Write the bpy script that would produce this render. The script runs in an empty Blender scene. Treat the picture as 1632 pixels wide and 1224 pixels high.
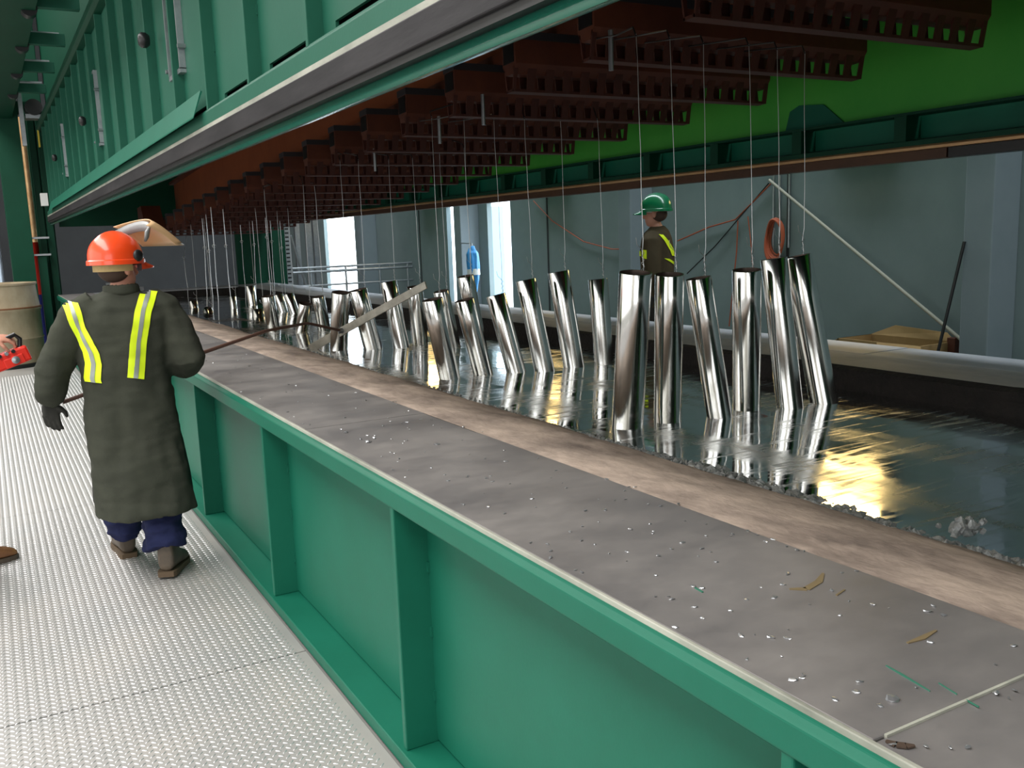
import bpy, bmesh, math, random
import numpy as np
from mathutils import Vector, Matrix, noise
from mathutils.bvhtree import BVHTree
random.seed(7)
sc = bpy.context.scene
C = sc.collection
# ------------------------------------------------------------------ camera
H = 1.70
YAW, PITCH, ROLL, FPX = 0.510102138, 0.160633703, -0.0359514873, 1475.14
_F = np.array([math.sin(YAW)*math.cos(PITCH), math.cos(YAW)*math.cos(PITCH), -math.sin(PITCH)])
_R = np.array([math.cos(YAW), -math.sin(YAW), 0.0]); _U = np.cross(_R, _F)
_A = _R*math.cos(ROLL)+_U*math.sin(ROLL); _B = -_R*math.sin(ROLL)+_U*math.cos(ROLL)
cam_d = bpy.data.cameras.new('camera'); cam = bpy.data.objects.new('camera', cam_d); C.objects.link(cam)
cam_d.sensor_width = 36.0; cam_d.lens = FPX/1632*36.0; cam_d.clip_start = 0.05; cam_d.clip_end = 200
cam.matrix_world = Matrix(((_A[0], _B[0], -_F[0], 0), (_A[1], _B[1], -_F[1], 0), (_A[2], _B[2], -_F[2], H), (0, 0, 0, 1)))
sc.camera = cam
_C0 = np.array([0, 0, H])
def ray(u, v): return _F+_A*(u-816)/FPX-_B*(v-612)/FPX
def at_z(u, v, z): d = ray(u, v); return Vector(_C0+d*(z-H)/d[2])
def at_x(u, v, x): d = ray(u, v); return Vector(_C0+d*x/d[0])
def at_y(u, v, y): d = ray(u, v); return Vector(_C0+d*y/d[1])
def at_d(u, v, dep): return Vector(_C0+ray(u, v)*dep)
def depth(p): return float((np.array(p)-_C0) @ _F)
# ------------------------------------------------------------------ world, light, exposure
w = bpy.data.worlds.new('world'); sc.world = w; w.use_nodes = True
bg = w.node_tree.nodes['Background']; bg.inputs[0].default_value = (0.80, 0.91, 1.0, 1); bg.inputs[1].default_value = 7.0
sc.view_settings.view_transform = 'Standard'; sc.view_settings.look = 'None'
sc.view_settings.exposure = 0.0; sc.view_settings.gamma = 1.0; sc.view_settings.use_curve_mapping = False
def area(name, loc, rot, sx, sy, energy, col):
    l = bpy.data.lights.new(name, 'AREA'); l.shape = 'RECTANGLE'; l.size = sx; l.size_y = sy; l.energy = energy; l.color = col
    o = bpy.data.objects.new(name, l); C.objects.link(o); o.location = loc; o.rotation_euler = rot; return o
# daylight: roof skylights over the walkway and the open roller doors of the left wall
area('skylight_daylight', (-3.4, 7.0, 8.9), (0, 0, 0), 4.0, 26.0, 3000, (1.0, 0.98, 0.95))
area('roller_door_daylight', (-7.3, 4.0, 2.6), (0, math.radians(-90), 0), 4.6, 14.0, 300, (0.93, 0.97, 1.0))
area('corridor_fill_daylight', (6.2, 7.0, 8.9), (0, 0, 0), 1.2, 26.0, 1250, (0.85, 0.95, 1.0))  # overhead fill added above the corridor to brighten the far wall and rim

area('back_fill_daylight', (-3.0, -7.8, 2.6), (math.radians(90), 0, 0), 8.0, 4.6, 260, (0.95, 0.97, 1.0))  # unseen fill light added behind the viewer to brighten the pipes

# ------------------------------------------------------------------ helpers
class MB:
    def __init__(s): s.v = []; s.f = []
    def add(s, vs, fs):
        n = len(s.v); s.v += [tuple(p) for p in vs]; s.f += [tuple(i+n for i in f) for f in fs]; return s
    def box(s, x0, x1, y0, y1, z0, z1):
        return s.add([(x0,y0,z0),(x1,y0,z0),(x1,y1,z0),(x0,y1,z0),(x0,y0,z1),(x1,y0,z1),(x1,y1,z1),(x0,y1,z1)],
            [(0,3,2,1),(4,5,6,7),(0,1,5,4),(1,2,6,5),(2,3,7,6),(3,0,4,7)])
    def hexa(s, b, t):
        return s.add(list(b)+list(t), [(0,3,2,1),(4,5,6,7),(0,1,5,4),(1,2,6,5),(2,3,7,6),(3,0,4,7)])
    def prism_y(s, prof, y0, y1):      # prof: list of (x,z), extruded along y
        n = len(prof); vs = [(x,y0,z) for x,z in prof]+[(x,y1,z) for x,z in prof]
        return s.add(vs, [tuple(range(n)), tuple(range(2*n-1, n-1, -1))]+[(i,n+i,n+(i+1)%n,(i+1)%n) for i in range(n)])
    def prism_x(s, prof, x0, x1):      # prof: list of (y,z)
        n = len(prof); vs = [(x0,y,z) for y,z in prof]+[(x1,y,z) for y,z in prof]
        return s.add(vs, [tuple(range(n-1,-1,-1)), tuple(range(n, 2*n))]+[((i+1)%n,n+(i+1)%n,n+i,i) for i in range(n)])
    def tube(s, path, r, seg=8, caps=True):
        path = [Vector(p) for p in path]; n = len(path); rs = r if isinstance(r, (list, tuple)) else [r]*n
        base = len(s.v); up = None
        for i, p in enumerate(path):
            t = (path[min(i+1,n-1)]-path[max(i-1,0)])
            if t.length < 1e-9: t = Vector((0,0,1))
            t.normalize()
            if up is None: up = Vector((1,0,0)) if abs(t.x) < .8 else Vector((0,1,0))
            a = (up-t*up.dot(t)); a.normalize(); up = a; b = t.cross(a)
            for k in range(seg):
                th = 2*math.pi*k/seg; s.v.append(tuple(p+(a*math.cos(th)+b*math.sin(th))*rs[i]))
        for i in range(n-1):
            for k in range(seg):
                k2 = (k+1) % seg; s.f.append((base+i*seg+k, base+i*seg+k2, base+(i+1)*seg+k2, base+(i+1)*seg+k))
        if caps:
            s.f.append(tuple(base+k for k in range(seg-1,-1,-1))); s.f.append(tuple(base+(n-1)*seg+k for k in range(seg)))
        return s
    def lathe(s, prof, c=(0,0,0), seg=32, axis=None):   # prof: (r,z) list ; optional matrix
        base = len(s.v); n = len(prof)
        for r, z in prof:
            for k in range(seg):
                th = 2*math.pi*k/seg; p = Vector((r*math.cos(th), r*math.sin(th), z))
                if axis is not None: p = axis @ p
                s.v.append(tuple(p+Vector(c)))
        for i in range(n-1):
            for k in range(seg):
                k2 = (k+1) % seg; s.f.append((base+i*seg+k, base+i*seg+k2, base+(i+1)*seg+k2, base+(i+1)*seg+k))
        return s
    def cap(s, ring): s.f.append(tuple(ring)); return s
ORG = {}
def build(name, mb, mat, parent=None, smooth=False, bevel=0, kind=None):
    vs = mb.v
    if parent is not None: o0 = ORG[parent.name]
    else:
        a = np.array(vs); o0 = Vector(((a[:,0].min()+a[:,0].max())/2, (a[:,1].min()+a[:,1].max())/2, a[:,2].min()))
    me = bpy.data.meshes.new(name); me.from_pydata([(v[0]-o0[0], v[1]-o0[1], v[2]-o0[2]) for v in vs], [], mb.f); me.update()
    me.materials.append(mat)
    bm = bmesh.new(); bm.from_mesh(me); bmesh.ops.recalc_face_normals(bm, faces=bm.faces); bm.to_mesh(me); bm.free()
    if smooth:
        me.polygons.foreach_set('use_smooth', [True]*len(me.polygons)); me.set_sharp_from_angle(angle=math.radians(45))
    o = bpy.data.objects.new(name, me); C.objects.link(o)
    if parent is None: o.location = o0
    else: o.parent = parent
    ORG[o.name] = o0
    if bevel:
        m = o.modifiers.new('bevel', 'BEVEL'); m.width = bevel; m.segments = 2; m.limit_method = 'ANGLE'
    if kind: o['kind'] = kind
    return o
def thing(name, label, cat, loc, group=None, kind=None):
    o = bpy.data.objects.new(name, None); C.objects.link(o); o.location = loc; o.empty_display_size = .1
    ORG[o.name] = Vector(loc); return tag(o, label, cat, group, kind)
def tag(o, label=None, cat=None, group=None, kind=None):
    if label: o['label'] = label
    if cat: o['category'] = cat
    if group: o['group'] = group
    if kind: o['kind'] = kind
    return o
def sub(o, n=2):
    m_ = o.modifiers.new('sub', 'SUBSURF'); m_.levels = n; m_.render_levels = n; return o
def lerp(a, b, t): return a+(b-a)*t
# ------------------------------------------------------------------ materials
def srgb(r, g, b):
    f = lambda c: (c/255/12.92 if c/255 <= .04045 else ((c/255+.055)/1.055)**2.4)
    return (f(r), f(g), f(b), 1)
def mat(name, col, rough=.5, metal=0., col2=None, scale=6., stretch=(1,1,1), bump=0., bscale=40., amt=1., rough2=None, spec=.5, coat=0.):
    m = bpy.data.materials.new(name); m.use_nodes = True; nt = m.node_tree; b = nt.nodes['Principled BSDF']
    b.inputs['Base Color'].default_value = col; b.inputs['Roughness'].default_value = rough; b.inputs['Metallic'].default_value = metal
    b.inputs['Specular IOR Level'].default_value = spec; b.inputs['Coat Weight'].default_value = coat
    if col2 or bump or rough2 is not None:
        tc = nt.nodes.new('ShaderNodeTexCoord'); mp = nt.nodes.new('ShaderNodeMapping'); mp.inputs['Scale'].default_value = stretch
        nt.links.new(tc.outputs['Object'], mp.inputs[0])
    if col2 or rough2 is not None:
        n = nt.nodes.new('ShaderNodeTexNoise'); n.inputs['Scale'].default_value = scale; n.inputs['Detail'].default_value = 6; n.inputs['Roughness'].default_value = .65
        nt.links.new(mp.outputs[0], n.inputs[0])
        r = nt.nodes.new('ShaderNodeValToRGB'); r.color_ramp.elements[0].position = .5-.22/amt; r.color_ramp.elements[1].position = .5+.22/amt
        nt.links.new(n.outputs[0], r.inputs[0])
        if col2:
            r.color_ramp.elements[0].color = col; r.color_ramp.elements[1].color = col2
            nt.links.new(r.outputs[0], b.inputs['Base Color'])
        if rough2 is not None:
            mr = nt.nodes.new('ShaderNodeMapRange'); mr.inputs['From Min'].default_value = .3; mr.inputs['From Max'].default_value = .7
            mr.inputs['To Min'].default_value = rough; mr.inputs['To Max'].default_value = rough2
            nt.links.new(n.outputs[0], mr.inputs[0]); nt.links.new(mr.outputs[0], b.inputs['Roughness'])
    if bump:
        n2 = nt.nodes.new('ShaderNodeTexNoise'); n2.inputs['Scale'].default_value = bscale; n2.inputs['Detail'].default_value = 4
        nt.links.new(mp.outputs[0], n2.inputs[0])
        bp = nt.nodes.new('ShaderNodeBump'); bp.inputs['Strength'].default_value = bump; bp.inputs['Distance'].default_value = .01
        nt.links.new(n2.outputs[0], bp.inputs['Height']); nt.links.new(bp.outputs[0], b.inputs['Normal'])
    return m
def emit(name, col, st):
    m = bpy.data.materials.new(name); m.use_nodes = True; b = m.node_tree.nodes['Principled BSDF']
    b.inputs['Base Color'].default_value = (.8,.8,.8,1); b.inputs['Emission Color'].default_value = col; b.inputs['Emission Strength'].default_value = st
    return m
M = {}
M['green'] = mat('green_paint', srgb(14,90,70), .5, col2=srgb(18,97,77), scale=3, spec=.25, bump=.03, bscale=90)
M['green_gloss'] = mat('green_paint_gloss', srgb(12,80,64), .2, col2=srgb(16,86,70), scale=3, spec=.6)
M['green_door'] = mat('green_paint_door', srgb(24,84,66), .5, col2=srgb(30,91,73), scale=2, spec=.28, bump=.03, bscale=60)
M['green_dark'] = mat('green_paint_steelwork', srgb(4,58,40), .5, col2=srgb(6,64,46), scale=3, spec=.2)
M['green_lamplit'] = mat('green_paint_lamplit', srgb(44,152,46), .5, col2=srgb(70,166,58), scale=1.6, amt=.8)  # warm lamp light on the inner door face is mixed into this green
M['rubber'] = mat('worn_black_rubber', srgb(26,25,28), .55, col2=srgb(52,50,52), scale=9, stretch=(1,.15,1), bump=.1, spec=.2)
M['pale_strip'] = mat('worn_pale_edge', srgb(176,176,164), .5, col2=srgb(120,122,112), scale=7, stretch=(1,.4,1))
M['galv'] = mat('galvanised_steel', srgb(178,182,186), .38, .85, col2=srgb(150,154,160), scale=12)
M['plate'] = mat('steel_rim_plate', srgb(104,103,106), .4, .5, col2=srgb(160,155,151), scale=3.0, stretch=(.8,1.2,1), bump=.05, bscale=25, rough2=.6, amt=.55)
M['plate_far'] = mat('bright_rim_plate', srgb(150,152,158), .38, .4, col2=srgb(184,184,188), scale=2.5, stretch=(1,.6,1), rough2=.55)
M['ash'] = mat('ash_and_refractory', srgb(112,99,91), .9, col2=srgb(204,184,168), scale=5, stretch=(1,.6,1), bump=.6, bscale=28)
M['ash_grey'] = mat('pale_grey_ash', srgb(150,150,152), .6, .2, col2=srgb(192,188,184), scale=4, stretch=(1,.5,1), bump=.3, bscale=30)
M['ash_dark'] = mat('dark_crust', srgb(16,14,13), .85, col2=srgb(38,32,28), scale=9, bump=.8, bscale=40)
M['dross'] = mat('zinc_dross', srgb(146,150,152), .45, .25, col2=srgb(214,218,220), scale=30, bump=.5, bscale=80)
M['splat'] = mat('zinc_splatter', srgb(205,208,212), .28, .85)
M['floorplate'] = mat('galvanised_tread_plate', srgb(160,160,160), .5, .5, col2=srgb(176,170,164), scale=1.6, rough2=.6, amt=.8)
M['tread'] = mat('tread_lozenges', srgb(212,212,212), .34, .7)
M['concrete'] = mat('concrete_wall', srgb(118,132,134), .85, col2=srgb(134,148,150), scale=1.5, amt=.7, bump=.05, bscale=30)
M['concrete_col'] = mat('concrete_column', srgb(118,130,136), .8, col2=srgb(132,142,148), scale=2, amt=.7)
M['concrete_floor'] = mat('concrete_floor', srgb(110,110,108), .8, col2=srgb(130,128,124), scale=1.5)
M['pale_wall'] = mat('pale_painted_wall', srgb(196,192,184), .8, col2=srgb(206,202,194), scale=1.5)
M['dark_wall'] = mat('dark_cladding', srgb(50,52,54), .8, col2=srgb(58,60,62), scale=2)
M['roof'] = mat('roof_sheet', srgb(120,124,126), .7, col2=srgb(130,132,134), scale=2)
M['rust'] = mat('red_oxide_steel', srgb(72,33,22), .6, col2=srgb(100,50,29), scale=5, amt=.8, bump=.1)
M['rust_light'] = mat('orange_oxide_steel', srgb(128,64,32), .6, col2=srgb(150,80,42), scale=3, amt=.8)
M['rust_dark'] = mat('red_oxide_grimy', srgb(60,27,20), .6, col2=srgb(84,39,27), scale=7, amt=.8)
M['top_black'] = mat('scorched_top', srgb(40,40,46), .6)
M['copper'] = mat('lit_brass_rail', srgb(224,190,144), .3, .6, col2=srgb(182,136,92), scale=5, stretch=(1,.3,1))  # pale tone carries the lit highlight along the rail
M['brown'] = mat('brown_seal', srgb(92,62,42), .45, .3, col2=srgb(58,40,30), scale=4, stretch=(1,.3,1))
M['chrome'] = mat('bright_zinc_pipe', srgb(232,232,230), .09, 1.0, rough2=.2, scale=3, stretch=(1,1,.25), bump=.015, bscale=9)
M['bore'] = mat('pipe_bore', srgb(120,104,96), .35, .8)
M['wire'] = mat('tie_wire', srgb(200,200,200), .35, .8)
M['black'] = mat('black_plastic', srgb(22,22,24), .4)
M['glass'] = mat('glass_pane', srgb(150,155,165), .12, .4, col2=srgb(110,112,122), scale=5)
M['coat'] = mat('olive_wool_coat', srgb(54,56,49), .95, col2=srgb(64,66,57), scale=8, bump=.15, bscale=120, spec=.15)
M['coat2'] = mat('brown_jacket', srgb(66,58,44), .95, col2=srgb(78,68,52), scale=8, spec=.15)
M['hivis'] = mat('hi_vis_yellow', srgb(226,250,30), .6)
bh = M['hivis'].node_tree.nodes['Principled BSDF']; 
M['silver'] = mat('reflective_silver', srgb(150,156,150), .4, .2)
M['jeans'] = mat('navy_denim', srgb(26,30,60), .9, col2=srgb(36,42,76), scale=14, bump=.1, bscale=90, spec=.2)
M['boot'] = mat('brown_boot_leather', srgb(62,54,48), .6, col2=srgb(88,76,62), scale=14)
M['sole'] = mat('boot_sole', srgb(84,68,50), .8)
M['boot_tan'] = mat('tan_boot_leather', srgb(150,106,62), .6, col2=srgb(96,62,42), scale=12)
M['skin'] = mat('skin', srgb(196,138,116), .5)
M['hair'] = mat('short_hair', srgb(72,54,44), .8)
M['orange_hat'] = mat('orange_helmet', srgb(236,74,30), .28, coat=.4)
M['green_hat'] = mat('green_helmet', srgb(14,110,70), .22, coat=.5)
M['visor_grey'] = mat('visor_bracket', srgb(128,128,128), .4)
M['visor'] = mat('amber_visor', srgb(226,186,140), .25)
M['strap'] = mat('tan_headband', srgb(176,152,104), .8)
M['glove'] = mat('dark_glove', srgb(38,38,34), .9)
M['red'] = mat('red_plastic', srgb(216,44,30), .4)
M['wood'] = mat('rod_brown', srgb(96,68,58), .6)
M['paddle'] = mat('zinc_coated_paddle', srgb(196,192,180), .4, .4, col2=srgb(150,146,136), scale=10, stretch=(1,1,1))
M['drum'] = mat('rusty_galvanised_drum', srgb(178,166,142), .55, .2, col2=srgb(140,122,96), scale=3.5, stretch=(1,1,.5), amt=.9)
M['drum_rust'] = mat('drum_rust_band', srgb(112,72,44), .7)
M['card'] = mat('cardboard', srgb(170,138,92), .85, col2=srgb(156,124,80), scale=5)
M['hose'] = mat('orange_hose', srgb(168,82,52), .6)
M['pole'] = mat('pale_timber_pole', srgb(166,162,148), .7)
M['blue'] = mat('blue_tarp', srgb(40,130,200), .5, col2=srgb(70,150,212), scale=12, stretch=(1,1,.2))
M['white'] = mat('white_paint', srgb(214,216,214), .6)
M['door_leaf'] = mat('pale_blue_door', srgb(150,178,200), .5)
M['sodium'] = emit('sodium_lamp_glow', (1.0, .68, .24, 1), 7)
M['hood_lamp'] = emit('hood_lamp_glow', (1.0, .70, .34, 1), 30)
M['yellow'] = mat('yellow_tag', srgb(200,180,60), .5)
# molten zinc
m = bpy.data.materials.new('molten_zinc'); m.use_nodes = True; nt = m.node_tree; b = nt.nodes['Principled BSDF']
b.inputs['Metallic'].default_value = 1.0
tc = nt.nodes.new('ShaderNodeTexCoord'); mp = nt.nodes.new('ShaderNodeMapping'); mp.inputs['Scale'].default_value = (1.6, .45, 1); mp.inputs['Rotation'].default_value = (0, 0, .5)
nt.links.new(tc.outputs['Object'], mp.inputs[0])
n1 = nt.nodes.new('ShaderNodeTexNoise'); n1.inputs['Scale'].default_value = 1.8; n1.inputs['Detail'].default_value = 5; n1.inputs['Distortion'].default_value = .6; nt.links.new(mp.outputs[0], n1.inputs[0])
cr = nt.nodes.new('ShaderNodeValToRGB'); e = cr.color_ramp.elements
e[0].position = .36; e[0].color = srgb(226,228,230); e[1].position = .66; e[1].color = srgb(206,206,202)
e2 = cr.color_ramp.elements.new(.74); e2.color = srgb(168,146,124)
nt.links.new(n1.outputs[0], cr.inputs[0]); nt.links.new(cr.outputs[0], b.inputs['Base Color'])
mp2 = nt.nodes.new('ShaderNodeMapping'); mp2.inputs['Rotation'].default_value = (0, 0, -.35); mp2.inputs['Scale'].default_value = (2.2, 22, 1); nt.links.new(tc.outputs['Object'], mp2.inputs[0])
n3 = nt.nodes.new('ShaderNodeTexNoise'); n3.inputs['Scale'].default_value = 1.0; n3.inputs['Detail'].default_value = 5; n3.inputs['Distortion'].default_value = 1.2; nt.links.new(mp2.outputs[0], n3.inputs[0])
mr = nt.nodes.new('ShaderNodeMapRange'); mr.inputs['From Min'].default_value = .45; mr.inputs['From Max'].default_value = .72; mr.inputs['To Min'].default_value = .02; mr.inputs['To Max'].default_value = .34
nt.links.new(n1.outputs[0], mr.inputs[0])
mr3 = nt.nodes.new('ShaderNodeMapRange'); mr3.inputs['From Min'].default_value = .5; mr3.inputs['From Max'].default_value = .75; mr3.inputs['To Min'].default_value = .02; mr3.inputs['To Max'].default_value = .26
nt.links.new(n3.outputs[0], mr3.inputs[0])
ad = nt.nodes.new('ShaderNodeMath'); ad.operation = 'ADD'; nt.links.new(mr.outputs[0], ad.inputs[0]); nt.links.new(mr3.outputs[0], ad.inputs[1]); nt.links.new(ad.outputs[0], b.inputs['Roughness'])
M['zinc'] = m

# ================================================================== SETTING
XR = 7.55      # right concrete wall face
def struct(name, mb, m, **k): return tag(build(name, mb, m, **k), kind='structure')
floor = struct('floor', MB().box(-7.6, 7.8, -8, 26, -.3, -.012), M['concrete_floor'])
struct('ceiling', MB().box(-7.8, 7.8, -8.2, 26.2, 9.2, 9.4), M['roof'])
struct('wall_left', MB().box(-7.8, -7.6, -8.2, 26.2, -.3, 9.2), M['pale_wall'])
struct('wall_back', MB().box(-7.6, 7.55, -8.2, -8.0, -.3, 9.2), M['pale_wall'])
struct('wall_end', MB().box(-7.6, 7.55, 26.0, 26.2, -.3, 9.2), M['dark_wall'])
# right wall: precast panels between openings (doors at y 13.35-14.15, 15.0-15.75, and a tall opening 20.7-22.9)
wr = MB()
segs = [(-8,13.35,0,9.2),(14.15,15.0,0,9.2),(15.75,20.7,0,9.2),(22.9,26.2,0,9.2),(13.35,14.15,2.25,9.2),(15.0,15.75,2.25,9.2),(20.7,22.9,4.2,9.2)]
for y0,y1,z0,z1 in segs: wr.box(XR, XR+.09, y0, y1, z0-.3 if z0 == 0 else z0, z1)
wall_right = struct('wall_right', wr, M['concrete'])
for i, yc in enumerate((4.86, 9.76, 14.6, 19.45)):
    struct('trim_%d' % (i+1), MB().box(XR-.36, XR, yc-.13, yc+.13, 0, 9.2), M['concrete_col'], bevel=.012)
# dark edge moulding beside the first column, joints between wall panels
for i, y in enumerate((2.4, 7.3, 12.2, 17.0)):
    struct('trim_%d' % (i+5), MB().box(XR-.012, XR, y-.015, y+.015, 0, 9.2), M['dark_wall'])
# raised walkway behind the kettle
struct('floor_platform', MB().box(4.86, 6.3, -4, 17.0, -.012, .15), M['concrete_floor'], bevel=.01)
# open pale door leaf inside the second doorway
d2 = struct('door_2', MB().box(XR-.02, XR+.75, 14.93, 14.98, .02, 2.2), M['door_leaf'], bevel=.004)
build('door_handle', MB().tube([(XR+.62,14.97,1.05),(XR+.62,15.03,1.05),(XR+.5,15.03,1.05)], .011), M['galv'], parent=d2)
# sunlit yard outside the doors
struct('ground_outside', MB().box(7.8, 40, -10, 40, -.3, -.05), mat('pale_yard', srgb(206,206,200), .9, col2=srgb(196,196,190), scale=.5))

# walkway tread plates
plates = []
for (x0,x1) in ((-3.4,-1.42),(-1.4,1.0)):
    for k in range(-2, 4):
        y0 = 9.75+(k-1)*3.05
        p = build('floor_plate', MB().box(x0, x1, y0+.004, y0+3.046, -.012, 0), M['floorplate'], parent=floor, bevel=.002)
        plates.append(p)
# raised lozenges of the tread pattern, too many to count
xs = []; pit = .0355
nx = int(2.36/pit); y_lo, y_hi = 1.7, 14.5; ny = int((y_hi-y_lo)/.0365)
V = []; 
gx, gy = np.meshgrid(np.arange(nx), np.arange(ny))
cxs = []; ang = []
for s in (0, 1):
    cx = -1.38+pit*(gx+.25+.5*s); cy = y_lo+.0365*(gy+.5*s)
    cxs.append(np.stack([cx.ravel(), cy.ravel(), np.full(cx.size, math.radians(-37 if s == 0 else 40))], 1))
cc = np.concatenate(cxs); keep = (cc[:,0] < .985)
cc = cc[keep]
tmpl = np.array([(-.0125,0,0),(-.006,-.0034,0),(.006,-.0034,0),(.0125,0,0),(.006,.0034,0),(-.006,.0034,0),(-.0075,0,.0024),(.0075,0,.0024)])
tf = np.array([(0,1,6),(1,2,7),(1,7,6),(2,3,7),(3,4,7),(4,5,6),(4,6,7),(5,0,6)])
ca, sa = np.cos(cc[:,2]), np.sin(cc[:,2])
vx = cc[:,0,None]+tmpl[None,:,0]*ca[:,None]-tmpl[None,:,1]*sa[:,None]
vy = cc[:,1,None]+tmpl[None,:,0]*sa[:,None]+tmpl[None,:,1]*ca[:,None]
vz = np.broadcast_to(tmpl[None,:,2], vx.shape)
o0 = ORG['floor']
co = np.stack([vx-o0[0], vy-o0[1], vz-o0[2]], 2).reshape(-1,3)
fa = (tf[None]+8*np.arange(len(cc))[:,None,None]).reshape(-1)
me = bpy.data.meshes.new('tread_lozenges'); me.vertices.add(len(co)); me.vertices.foreach_set('co', co.astype(np.float32).ravel())
me.loops.add(len(fa)); me.loops.foreach_set('vertex_index', fa.astype(np.int32)); npoly = len(fa)//3
me.polygons.add(npoly); me.polygons.foreach_set('loop_start', np.arange(0, npoly*3, 3, dtype=np.int32)); me.polygons.foreach_set('loop_total', np.full(npoly, 3, dtype=np.int32))
me.update(); me.validate(); me.materials.append(M['tread'])
tl = bpy.data.objects.new('tread_lozenges', me); C.objects.link(tl); tl.parent = floor; tl['kind'] = 'stuff'

# ================================================================== KETTLE
X0, X1, Y0, Y1 = 1.02, 4.72, -2.2, 17.6
ZR = .95
k = thing('galvanizing_kettle', 'long green steel galvanizing kettle with flat grey rim plates', 'kettle', ((X0+X1)/2, (Y0+Y1)/2, 0))
FY = [4.21+1.577*i for i in range(-3, 9)]; FY[1] = .98         # stiffener fins
SK = X0+.115                                       # skin plane
for i in range(len(FY)-1):
    build('side_panel', MB().box(SK, SK+.02, FY[i]+.006, FY[i+1]-.006, .06, .9), M['green'], parent=k)
build('side_panel', MB().box(SK, SK+.02, Y0, FY[0]-.006, .06, .9), M['green'], parent=k)
for y in FY:
    build('stiffener', MB().box(X0+.004, SK+.01, y-.014, y+.014, .05, .875), M['green'], parent=k, bevel=.004)
    for z in (.2, .42, .64): 
        build('weld_tab', MB().box(SK-.008, SK+.002, y-.024, y-.014, z, z+.035), M['green'], parent=k)
build('top_flange', MB().prism_y([(X0+.012,.862),(X0,.872),(X0,.928),(X0+.018,.94),(X0+.05,.94),(SK+.05,.925),(SK+.05,.862)], Y0, Y1), M['green'], parent=k, bevel=.004)
build('base_channel', MB().box(X0-.012, SK+.04, Y0, Y1, 0, .05), M['green'], parent=k, bevel=.004)
build('pale_edge_strip', MB().box(X0+.024, X0+.034, Y0, Y1, .938, .952), M['pale_strip'], parent=k, bevel=.002)
build('far_side_panel', MB().box(X1-.06, X1-.04, Y0, Y1, 0, .94), M['green'], parent=k)
build('end_panel', MB().box(X0+.1, X1-.1, Y1-.08, Y1-.06, 0, .94), M['green'], parent=k)
build('end_panel', MB().box(X0+.1, X1-.1, Y0+.06, Y0+.08, 0, .94), M['green'], parent=k)
# near rim plates
jy = [Y0, -.7, .842, 3.12, 3.62, 5.9, 8.2, 10.5, 12.8, 15.1, Y1]
for a, b_ in zip(jy[:-1], jy[1:]):
    build('rim_plate', MB().box(X0+.035, 1.585, a+.0015, b_-.0015, .925, ZR+random.uniform(-.002,.002)), M['plate'], parent=k, bevel=.003)
build('joint_bead', MB().box(X0+.06, 1.58, .8385, .8435, .945, ZR+.0025), M['pale_strip'], parent=k)
def mark(pts_px, wpx, m_, name):
    mb = MB()
    for i in range(len(pts_px)-1):
        a_ = at_z(*pts_px[i], ZR); b2 = at_z(*pts_px[i+1], ZR); t = (b2-a_).normalized(); n_ = Vector((-t.y, t.x, 0))*wpx*depth(a_)/FPX/2
        w0 = .35 if i == 0 else 1; w1 = .35 if i == len(pts_px)-2 else 1
        mb.hexa([a_-n_*w0, b2-n_*w1, b2+n_*w1, a_+n_*w0], [p+Vector((0,0,.0026)) for p in (a_-n_*w0, b2-n_*w1, b2+n_*w1, a_+n_*w0)])
    build(name, mb, m_, parent=k)
st_ = mat('brown_stain', srgb(112,98,72), .5); gr_ = mat('green_scuff', srgb(44,104,84), .6); dk_ = mat('dark_stain', srgb(64,50,40), .7)
mark([(1258,940),(1285,940),(1305,928),(1312,915)], 12, st_, 'stain'); mark([(1333,950),(1346,941)], 9, st_, 'stain'); mark([(1446,1026),(1470,1018),(1492,1006)], 11, st_, 'stain')
mark([(1412,1182),(1428,1188),(1444,1190),(1458,1190)], 15, dk_, 'stain')
mark([(1412,1062),(1440,1078),(1482,1103)], 4, gr_, 'green_scuff'); mark([(1496,1090),(1525,1108)], 4, gr_, 'green_scuff'); mark([(1540,1117),(1560,1128)], 5, gr_, 'green_scuff')
mark([(1108,938),(1120,945)], 9, gr_, 'green_scuff')
# far rim plates
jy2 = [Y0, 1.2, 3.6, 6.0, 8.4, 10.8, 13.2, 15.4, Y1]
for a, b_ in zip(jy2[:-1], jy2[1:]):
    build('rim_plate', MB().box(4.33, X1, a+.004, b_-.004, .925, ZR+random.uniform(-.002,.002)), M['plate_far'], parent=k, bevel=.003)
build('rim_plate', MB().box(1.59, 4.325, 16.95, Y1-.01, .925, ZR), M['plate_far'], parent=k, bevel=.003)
build('rim_plate', MB().box(1.59, 4.325, Y0+.01, -1.5, .925, ZR), M['plate'], parent=k, bevel=.003)
# ash-covered lips
def lip(prof, y0, y1, ny, mtl, amp, name, seed):
    mb = MB(); n = len(prof); ys = np.linspace(y0, y1, ny)
    for y in ys:
        for j, (x, z) in enumerate(prof):
            e_ = 0 if j in (0,) else 1
            nz = (noise.noise(Vector((x*5+seed, y*3.1, seed)))+.45*noise.noise(Vector((x*17+seed, y*11, seed)))+.25*noise.noise(Vector((x*45, y*30+seed, seed))))*amp*e_
            nx_ = noise.noise(Vector((x*2, y*1.3+seed, 3)))*amp*2.2*e_
            mb.v.append((x+nx_, y, z+nz))
    for i in range(ny-1):
        for j in range(n-1):
            mb.f.append((i*n+j, i*n+j+1, (i+1)*n+j+1, (i+1)*n+j))
    return build(name, mb, mtl, parent=k, smooth=True)
def dense(pr, m_=4):
    o_ = []
    for (a, b2) in zip(pr[:-1], pr[1:]):
        for q_ in range(m_): o_.append((lerp(a[0], b2[0], q_/m_), lerp(a[1], b2[1], q_/m_)))
    return o_+[pr[-1]]
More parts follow.
